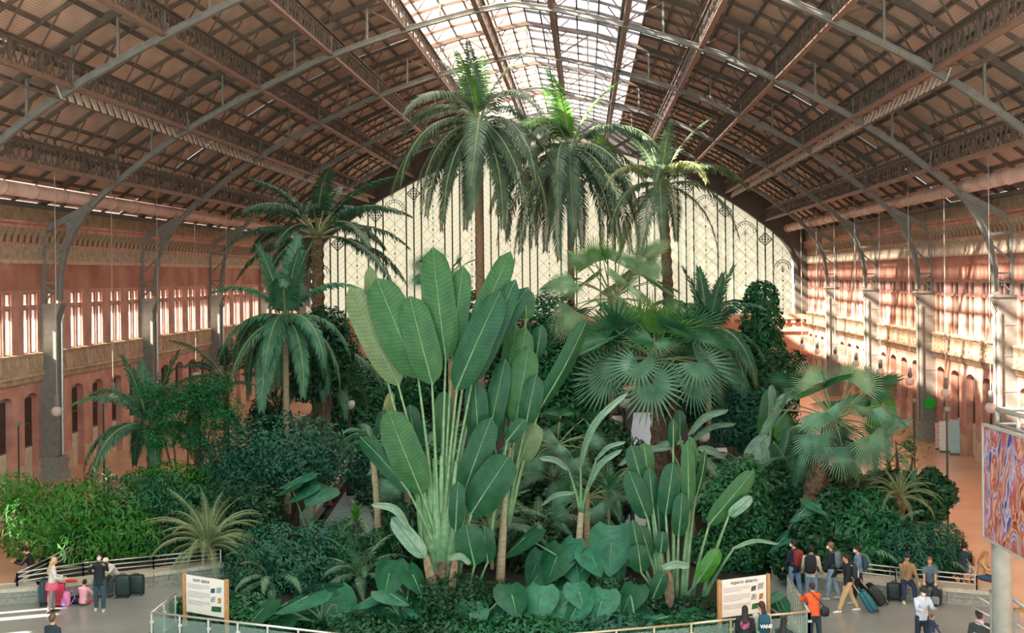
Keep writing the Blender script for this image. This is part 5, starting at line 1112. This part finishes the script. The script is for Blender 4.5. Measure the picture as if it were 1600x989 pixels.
    for s0, el, wr, d2 in armp:
        if sleeve >= 1: c.tube([s0-V(0, 0, 0)+(T(.44)-s0)*.3, s0, s0.lerp(el, .5), el, el.lerp(wr, .4), wr+d2*(.0*k)], [.07*k, .076*k, .064*k, .058*k, .055*k, .042*k], 10)
        else: c.tube([s0+(T(.44)-s0)*.3, s0, s0.lerp(el, sleeve)], [.07*k, .074*k, .066*k], 10)
    if hood: c.tube([T(.5, -.06), T(.56, -.1), T(.62, -.08)], [.1*k, .11*k, .07*k], 10)
    put('top', solid(c, 'top', cmat(top), .02, 4), e)
    b = MB(); b.tube([T(.06), T(-.03), T(-.1)], [(.163*k, .122*k), (.17*k, .125*k), (.14*k, .11*k)], 14, ref=fw)
    for h0, kn, an in legp: b.tube([h0+V(0, 0, .04), h0, h0.lerp(kn, .5), kn, kn.lerp(an, .5), an+V(0, 0, .02)], [.1*k, .105*k, .092*k, .076*k, .07*k, .06*k], 12)
    put('trousers', solid(b, 'trousers', cmat(bottom), .02, 4), e)
    if skirt:
        s_ = MB().lathe([(.17*k, -.02), (.2*k, -.1), (.215*k, -.24), (.19*k, -.25)], (hip.x, 0, hip.z+.06*k), 14); put('shorts', s_.mesh('shorts', cmat(skirt), True), e)
    for h0, kn, an in legp:
        f = MB(); f.tube([an+V(-.075, 0, -.04), an+V(-.02, 0, -.03), an+V(.06, 0, -.038), an+V(.15, 0, -.05), an+V(.185, 0, -.055)], [(.034*k, .03*k), (.046*k, .045*k), (.048*k, .038*k), (.044*k, .026*k), (.026*k, .016*k)], 10, ref=(0, 0, 1)); put('shoe', f.mesh('shoe', cmat(shoes, .5), True), e)
    h = MB(); h.ball(hc-hf*(.018*k)+hu*(.022*k), (.1*k, .088*k, .112*k), 14, 9); h.ball(hc-hf*(.05*k)-hu*(.01*k), (.06*k, .078*k, .09*k), 12, 8)
    if longhair: h.tube([hc-hf*(.05*k), hc-hf*(.075*k)-hu*(.1*k), T(.42, -.12), T(.46-longhair, -.14)], [(.085*k, .06*k), (.09*k, .055*k), (.1*k, .05*k), (.05*k, .03*k)], 10, ref=hf)
    put('hair', solid(h, 'hair', cmat(hair, .6, .25), .016, 3), e)
    ey = MB()
    for s in (-1, 1): ey.ball(hc+hf*(.078*k)+sdv*(.03*k*s)+hu*(.012*k), (.012*k, .012*k, .008*k), 6, 5)
    put('eyes', ey.mesh('eyes', cmat((30, 24, 22), .3)), e)
    mo = MB().ball(hc+hf*(.088*k)-hu*(.06*k), (.012*k, .024*k, .007*k), 8, 5); put('mouth', mo.mesh('mouth', cmat((160, 90, 80))), e)
    if mask: put('face_mask', MB().ball(hc+hf*(.062*k)-hu*(.05*k), (.058*k, .062*k, .056*k), 12, 8).mesh('face_mask', cmat(mask), True), e)
    if cap:
        cc = MB().ball(hc+hu*(.05*k)-hf*(.008*k), (.106*k, .096*k, .085*k), 14, 8); cc.tube([hc+hf*(.07*k)+hu*(.05*k), hc+hf*(.17*k)+hu*(.035*k)], [(.07*k, .012*k), (.05*k, .008*k)], 10, ref=hu); put('cap', cc.mesh('cap', cmat(cap), True), e)
    if scarf: put('scarf', MB().tube([T(.48), T(.53), T(.58)], [.1*k, .115*k, .085*k], 14).mesh('scarf', cmat(scarf), True), e)
    e_loc = Vector(loc); M_ = Matrix.Rotation(R_(head), 3, 'Z')
    W = lambda p: e_loc+M_ @ p
    return {'hand': [W(a[2]+a[3]*.08*k) for a in armp], 'back': W(T(.3, -.14)), 'hip': W(hip), 'head': R_(head), 'k': k, 'lean': ln, 'chest': W(T(.35, .13)), 'root': e, 'backl': T(.36, -.13)}

def sbox(mbx, c, r, p=5., nu=20, nv=12, mi=0):
    """rounded box (superellipsoid)"""
    c = Vector(c); f = lambda t: math.copysign(abs(t)**(2/p), t); vs = [c+Vector((0, 0, -r[2]))]; fs = []
    for i in range(1, nv):
        th = -math.pi/2+math.pi*i/nv
        for j in range(nu): ph = 2*math.pi*(j+.5)/nu; vs.append(c+Vector((r[0]*f(math.cos(th))*f(math.cos(ph)), r[1]*f(math.cos(th))*f(math.sin(ph)), r[2]*f(math.sin(th)))))
    vs.append(c+Vector((0, 0, r[2]))); L = len(vs)-1
    for j in range(nu): fs += [(0, 1+(j+1) % nu, 1+j), (L, 1+(nv-2)*nu+j, 1+(nv-2)*nu+(j+1) % nu)]
    for i in range(nv-2):
        for j in range(nu): a = 1+i*nu; fs.append((a+j, a+(j+1) % nu, a+nu+(j+1) % nu, a+nu+j))
    mbx.add(vs, fs, mi)
BLK = cmat((28, 30, 32), .5)
def suitcase(label, loc, rz, col, size=(.42, .26, .64), tilt=0., handle=.4):
    e = empty('suitcase', loc, R_(rz)); e.rotation_euler = (0, R_(tilt), R_(rz)); tag(e, label, 'suitcase'); w, d, h = size
    m = MB(); sbox(m, (0, 0, .06+h/2), (d/2, w/2, h/2), 6); put('shell', m.mesh('shell', cmat(col, .45), True), e)
    m = MB(); sbox(m, (d*.5, 0, .06+h*.38), (.03, w*.4, h*.28), 6); put('front_pocket', m.mesh('front_pocket', cmat(tuple(int(x*.85) for x in col), .5), True), e)
    put('zip_band', MB().box(-.012, .012, -w/2-.004, w/2+.004, .09, .06+h*.97).mesh('zip_band', BLK), e)
    for s in (-1, 1):
        for q in (-1, 1): put('wheel', MB().tube([(q*d*.36, s*w*.4-.02, .035), (q*d*.36, s*w*.4+.02, .035)], .035, 10).mesh('wheel', BLK), e)
    put('top_grip', MB().tube([(0, -.09, .05+h), (0, -.07, .1+h), (0, .07, .1+h), (0, .09, .05+h)], .013, 6).mesh('top_grip', BLK), e)
    if handle: put('pull_handle', MB().tube([(-d*.32, -.1, h), (-d*.32, -.1, h+handle), (-d*.32, .1, h+handle), (-d*.32, .1, h)], .011, 6).mesh('pull_handle', RAILM), e)
def backpack(label, pos, rz, col, scale=1., text=None, col2=None, tilt=0.):
    e = empty('backpack', Vector(pos)-Vector((0, 0, .22*scale)), R_(0)); e.rotation_euler = (0, tilt, rz); tag(e, label, 'backpack'); s = scale     # local -X is away from the wearer
    m = MB(); sbox(m, (-.07*s, 0, .22*s), (.1*s, .155*s, .25*s), 3.5); put('bag', m.mesh('bag', cmat(col), True), e)
    m = MB(); sbox(m, (-.165*s, 0, .14*s), (.045*s, .12*s, .13*s), 3.5); put('pocket', m.mesh('pocket', cmat(col2 or tuple(int(x*.8) for x in col)), True), e)
    for q in (-1, 1): put('strap', MB().tube([(0, q*.09*s, .42*s), (.1*s, q*.1*s, .46*s), (.21*s, q*.1*s, .36*s), (.22*s, q*.11*s, .2*s), (.03*s, q*.12*s, .04*s)], .018*s, 6).mesh('strap', cmat(col2 or col)), e)
    put('grab_loop', MB().tube([(-.03*s, -.04*s, .45*s), (-.03*s, 0, .5*s), (-.03*s, .04*s, .45*s)], .01, 6).mesh('grab_loop', BLK), e)
    if text: put('lettering', text_mesh(text, .12, cmat((236, 238, 240)), bold=.006), e, (-.2*s-.016, 0, .2*s), (math.pi/2, 0, -math.pi/2))
def bp_on(P, label, col, **kw): backpack(label, P['back'], P['head'], col, P['k']*kw.pop('scale', 1.), tilt=P['lean'], **kw)
def stand(px, py, z=0.): return atZ(px, py, z)

# ---- left group
lf = 'left'
person('person in dark clothes sitting hunched on the left corner seat looking at a phone', stand(52, 896, 0.46)-Vector((0, 0, .46)), 195, 1.68, 18, ((82, 66), (70, 62)), ((30, 5, 70), (30, 5, 70)), (26, 28, 30), (44, 50, 58), (24, 24, 24), (28, 24, 22), seat=.5, nod=25)
person('woman with long blonde hair, pale top and pink shorts standing by the red suitcase', stand(82, 957), 25, 1.62, 2, ((4, 4), (-6, 4)), ((15, 6, 60), (15, 8, 60)), (206, 206, 196), (128, 126, 120), (24, 24, 26), (206, 178, 120), longhair=.18, skirt=(220, 96, 120), nod=15)
person('child in pink sitting on the floor in front of the left seat, back turned', stand(130, 946)-Vector((0, 0, 0)), 80, 1.35, 6, ((86, 120), (86, 120)), ((35, 25, 30), (35, 25, 30)), (232, 168, 176), (196, 110, 120), (60, 50, 50), (34, 26, 24), seat=.04, nod=20)
P4 = person('man in black jacket and jeans raising a phone to take a picture', stand(156, 955), 285, 1.72, 0, ((5, 4), (-5, 4)), ((62, 16, 75), (62, 16, 75)), (28, 40, 44), (48, 78, 92), (190, 188, 176), (36, 30, 28), mask=(220, 228, 228), coat=.06)
hm = (P4['hand'][0]+P4['hand'][1])/2; q = put('phone', MB().box(-.09, .09, -.006, .006, -.042, .042).mesh('phone', BLK), None, hm, (0, 0, R_(15))); tag(q, 'dark phone held up by the man in the black jacket', 'phone')
P5 = person('person in pale clothes bending forward on the left seat beside two dark suitcases', stand(181, 905, .46)-Vector((0, 0, .46)), 250, 1.66, 42, ((80, 82), (78, 70)), ((45, 8, 40), (45, 8, 40)), (206, 204, 190), (60, 70, 72), (40, 40, 40), (150, 120, 90), seat=.5, nod=15, cap=(226, 214, 204))
b_ = stand(82, 962, 1.72); person('man with short hair in a dark suit at the bottom left, seen from behind', Vector((b_.x, b_.y, 0)), 70, 1.72, 0, ((4, 4), (-6, 4)), ((4, 6, 8), (4, 6, 8)), (40, 54, 60), (40, 46, 54), (30, 30, 30), (84, 70, 52), coat=.06)
suitcase('large dark suitcase standing behind the red one on the left', stand(70, 945), 20, (28, 62, 70), (.5, .3, .75), handle=0)
suitcase('red hard suitcase behind the woman with blonde hair', stand(88, 948), 300, (196, 40, 72), (.52, .3, .66), handle=.3)
backpack('pink and lilac backpack standing beside the red suitcase', stand(105, 947)+Vector((0, 0, .24)), R_(70), (226, 140, 176), .95, col2=(176, 120, 190))
q = MB(); sbox(q, (0, 0, .12), (.2, .14, .13), 3); q = put('cloth_bag', q.mesh('cloth_bag', BLK, True), None, stand(119, 943)); tag(q, 'small black cloth bag lying beside the pink backpack', 'bag')
suitcase('upright dark green suitcase nearest the bending person', stand(192, 934), 280, (36, 62, 58), (.44, .28, .66), handle=.0)
suitcase('square dark green suitcase right of the other one by the left seat', stand(213, 930), 275, (34, 58, 54), (.5, .28, .6), handle=0)
q = MB(); sbox(q, (0, 0, .03), (.2, .1, .04), 2.5); q = put('red_jacket', q.mesh('red_jacket', cmat((206, 60, 50)), True), None, stand(112, 909, .5)+Vector((0, 0, -.0))); tag(q, 'folded red jacket lying on the left seat wall', 'jacket')

# ---- right group
P = person('walker in a dark jacket with a red backpack, left of the right hand group', stand(1242, 935), 120, 1.75, 2, ((6, 4), (-8, 6)), ((10, 6, 25), (10, 6, 25)), (30, 42, 52), (104, 138, 168), (60, 60, 60), (46, 34, 28), turn=30, mask=(226, 230, 230), coat=.05); bp_on(P, 'red backpack on the walker in the dark jacket', (140, 50, 56))
P = person('walker in a pale grey hoodie carrying a large black backpack', stand(1268, 946), 75, 1.76, 3, ((8, 4), (-6, 6)), ((12, 12, 30), (12, 12, 30)), (196, 192, 176), (110, 140, 158), (60, 60, 60), (30, 26, 26)); bp_on(P, 'black backpack on the walker in the grey hoodie', (24, 32, 34), scale=1.1)
P = person('walker in a dark coat and pale jeans with a grey backpack and white mask', stand(1300, 937), 160, 1.72, 2, ((10, 4), (-10, 8)), ((10, 6, 25), (10, 6, 25)), (28, 42, 48), (128, 160, 180), (206, 190, 170), (130, 96, 62), mask=(232, 232, 228), coat=.12); bp_on(P, 'grey backpack on the walker in pale jeans', (92, 112, 118))
P = person('walker in black with tan trousers and white shoes pulling a teal suitcase', stand(1326, 956), 185, 1.72, 4, ((26, 8), (-16, 12)), ((8, 8, 15), (-22, 8, 8)), (24, 34, 36), (196, 172, 128), (232, 230, 222), (26, 26, 26), hood=1, coat=.03); bp_on(P, 'black and white backpack on the walker in tan trousers', (34, 52, 54), col2=(196, 196, 190), scale=.9)
suitcase('teal suitcase being pulled by the walker in tan trousers', stand(1366, 956), 0, (24, 110, 124), (.44, .26, .66), -32, .45)
P = person('walker in a denim jacket and black trousers pulling a black suitcase', stand(1342, 943), 175, 1.72, 2, ((14, 6), (-14, 10)), ((10, 6, 20), (-20, 8, 8)), (96, 132, 160), (30, 32, 36), (190, 190, 186), (28, 24, 24), mask=(226, 228, 228)); bp_on(P, 'dark blue backpack on the walker in the denim jacket', (44, 66, 86), scale=.8)
suitcase('large black suitcase tilted behind the walker in the denim jacket', stand(1379, 945), 10, (30, 46, 46), (.5, .3, .68), -36, .4)
P = person('woman in a bright orange jumper leaning on the glass railing', Vector((*stand(1272, 915, 1.62).xy, 0)), 105, 1.64, 12, ((4, 4), (-6, 4)), ((40, 10, 60), (30, 10, 70)), (226, 96, 44), (40, 56, 72), (30, 30, 30), (60, 44, 36))
q = put('shoulder_bag', None); bpy.data.objects.remove(q)
m = MB(); sbox(m, (0, 0, 0), (.12, .06, .13), 3); q = put('shoulder_bag', m.mesh('shoulder_bag', BLK, True), None, P['hip']+Vector((.26, -.1, .05))); tag(q, 'black shoulder bag on the woman in orange', 'bag'); put('strap', MB().tube([(0, 0, .12), (-.2, -.05, .35), (-.42, .0, .58)], .014, 6).mesh('strap', BLK), q)
P = person('long haired person in black jacket before the right board', Vector((*stand(1164, 950, 1.62).xy, 0)), 80, 1.62, 2, ((4, 4), (-4, 4)), ((8, 8, 30), (8, 8, 30)), (26, 36, 42), (30, 34, 40), (30, 30, 30), (30, 26, 28), longhair=.08)
q = MB().tube([(-.012, 0, 0), (.02, 0, 0)], .12, 16); put('jacket_print', q.mesh('jacket_print', cmat((170, 84, 110), .8, .5)), P['root'], P['backl'], label='rose coloured print on the back')
P = person('person with a ponytail and a teal backpack reading the right board', Vector((*stand(1190, 943, 1.68).xy, 0)), 100, 1.68, 0, ((4, 4), (-4, 4)), ((8, 10, 20), (8, 10, 20)), (190, 184, 160), (40, 50, 60), (30, 30, 30), (60, 40, 32), longhair=.02, turn=50); bp_on(P, 'teal backpack with white lettering before the right board', (26, 84, 100), text='VANS')
b_ = stand(1225, 968, 1.6); person('dark haired person at the bottom edge behind the right glass railing', Vector((b_.x, b_.y, 0)), 60, 1.6, 0, ((4, 4), (-4, 4)), ((6, 6, 10), (6, 6, 10)), (34, 54, 54), (36, 40, 46), (30, 30, 30), (30, 26, 26), longhair=.02)
person('man in cap and tan coat sitting on the right seat, hand at his face', stand(1417, 914, .46)-Vector((0, 0, .46)), 265, 1.72, 4, ((78, 80), (80, 76)), ((20, 14, 30), (52, -8, 118)), (150, 124, 86), (36, 52, 76), (196, 196, 190), (60, 50, 44), cap=(30, 44, 60), seat=.5, coat=.0)
person('woman in a grey blue top sitting on the right seat with clasped hands', stand(1453, 917, .46)-Vector((0, 0, .46)), 255, 1.66, 10, ((78, 84), (80, 88)), ((30, -2, 30), (30, -2, 30)), (84, 108, 122), (38, 56, 70), (40, 40, 40), (110, 84, 66), seat=.5, sleeve=.7)
suitcase('small upright black suitcase beside the man in the cap', stand(1397, 939), 270, (30, 50, 50), (.42, .24, .5), handle=.45)
backpack('black and grey backpack standing below the woman on the right seat', stand(1464, 945)+Vector((0, 0, .24)), R_(60), (34, 42, 46), 1.0, col2=(120, 130, 134))
b_ = stand(1440, 918, 1.66); P = person('woman in a white and blue jacket and face mask holding a child', Vector((b_.x, b_.y, 0)), 280, 1.66, 3, ((6, 4), (-4, 4)), ((35, 8, 70), (35, 8, 60)), (190, 206, 220), (36, 48, 60), (40, 40, 40), (30, 26, 26), mask=(232, 234, 234), cap=(40, 48, 48), nod=15)
c_ = P['chest']; person('small child in navy standing close in front of the woman with the mask', Vector((c_.x+.12, c_.y-.22, 0)), 10, 1.05, 4, ((4, 4), (-4, 4)), ((40, 10, 30), (20, 20, 10)), (44, 60, 88), (206, 196, 196), (60, 60, 60), (120, 84, 56))
b_ = stand(1530, 957, 1.7); person('person with dark cap and lilac scarf at the bottom right', Vector((b_.x, b_.y, 0)), 85, 1.7, 0, ((4, 4), (-4, 4)), ((6, 10, 10), (6, 10, 10)), (48, 60, 62), (40, 44, 50), (30, 30, 30), (60, 50, 44), cap=(24, 34, 36), scarf=(206, 190, 214))
P = person('long fair haired woman in a tan jacket sitting at the seat\'s right end', stand(1532, 906, .46)-Vector((0, 0, .46)), 330, 1.66, 10, ((82, 62), (80, 58)), ((30, 4, 70), (30, 4, 70)), (190, 152, 110), (44, 82, 112), (60, 50, 44), (172, 130, 88), longhair=.14, seat=.5, nod=20)
q = put('phone', MB().box(-.07, .07, -.035, .035, -.005, .005).mesh('phone', BLK), None, (P['hand'][0]+P['hand'][1])/2+Vector((0, 0, .03))); tag(q, 'phone in the hands of the woman in the tan jacket', 'phone')
person('person in dark clothes sitting back to back with the woman in the tan jacket', stand(1505, 895, .46)-Vector((0, 0, .46)), 60, 1.68, 14, ((80, 76), (76, 70)), ((25, 4, 60), (25, 4, 60)), (40, 56, 62), (40, 48, 60), (30, 30, 30), (30, 26, 26), seat=.5, nod=20)
# ---- visitors deeper in the garden
person('visitor in red sitting on the low seat beside the left garden path', stand(514, 792, .74)-Vector((0, 0, .46)), 200, 1.66, 25, ((80, 76), (76, 70)), ((30, 4, 60), (30, 4, 60)), (150, 40, 60), (46, 56, 66), (30, 30, 30), (30, 26, 26), seat=.5)
person('visitor in a red and white top on the pale path behind the strelitzia clump', Vector((*stand(1092, 800, .32).xy, .3)), 270, 1.68, 0, ((4, 4), (-4, 4)), ((10, 6, 20), (10, 6, 20)), (206, 70, 64), (60, 70, 90), (230, 230, 230), (40, 34, 30))
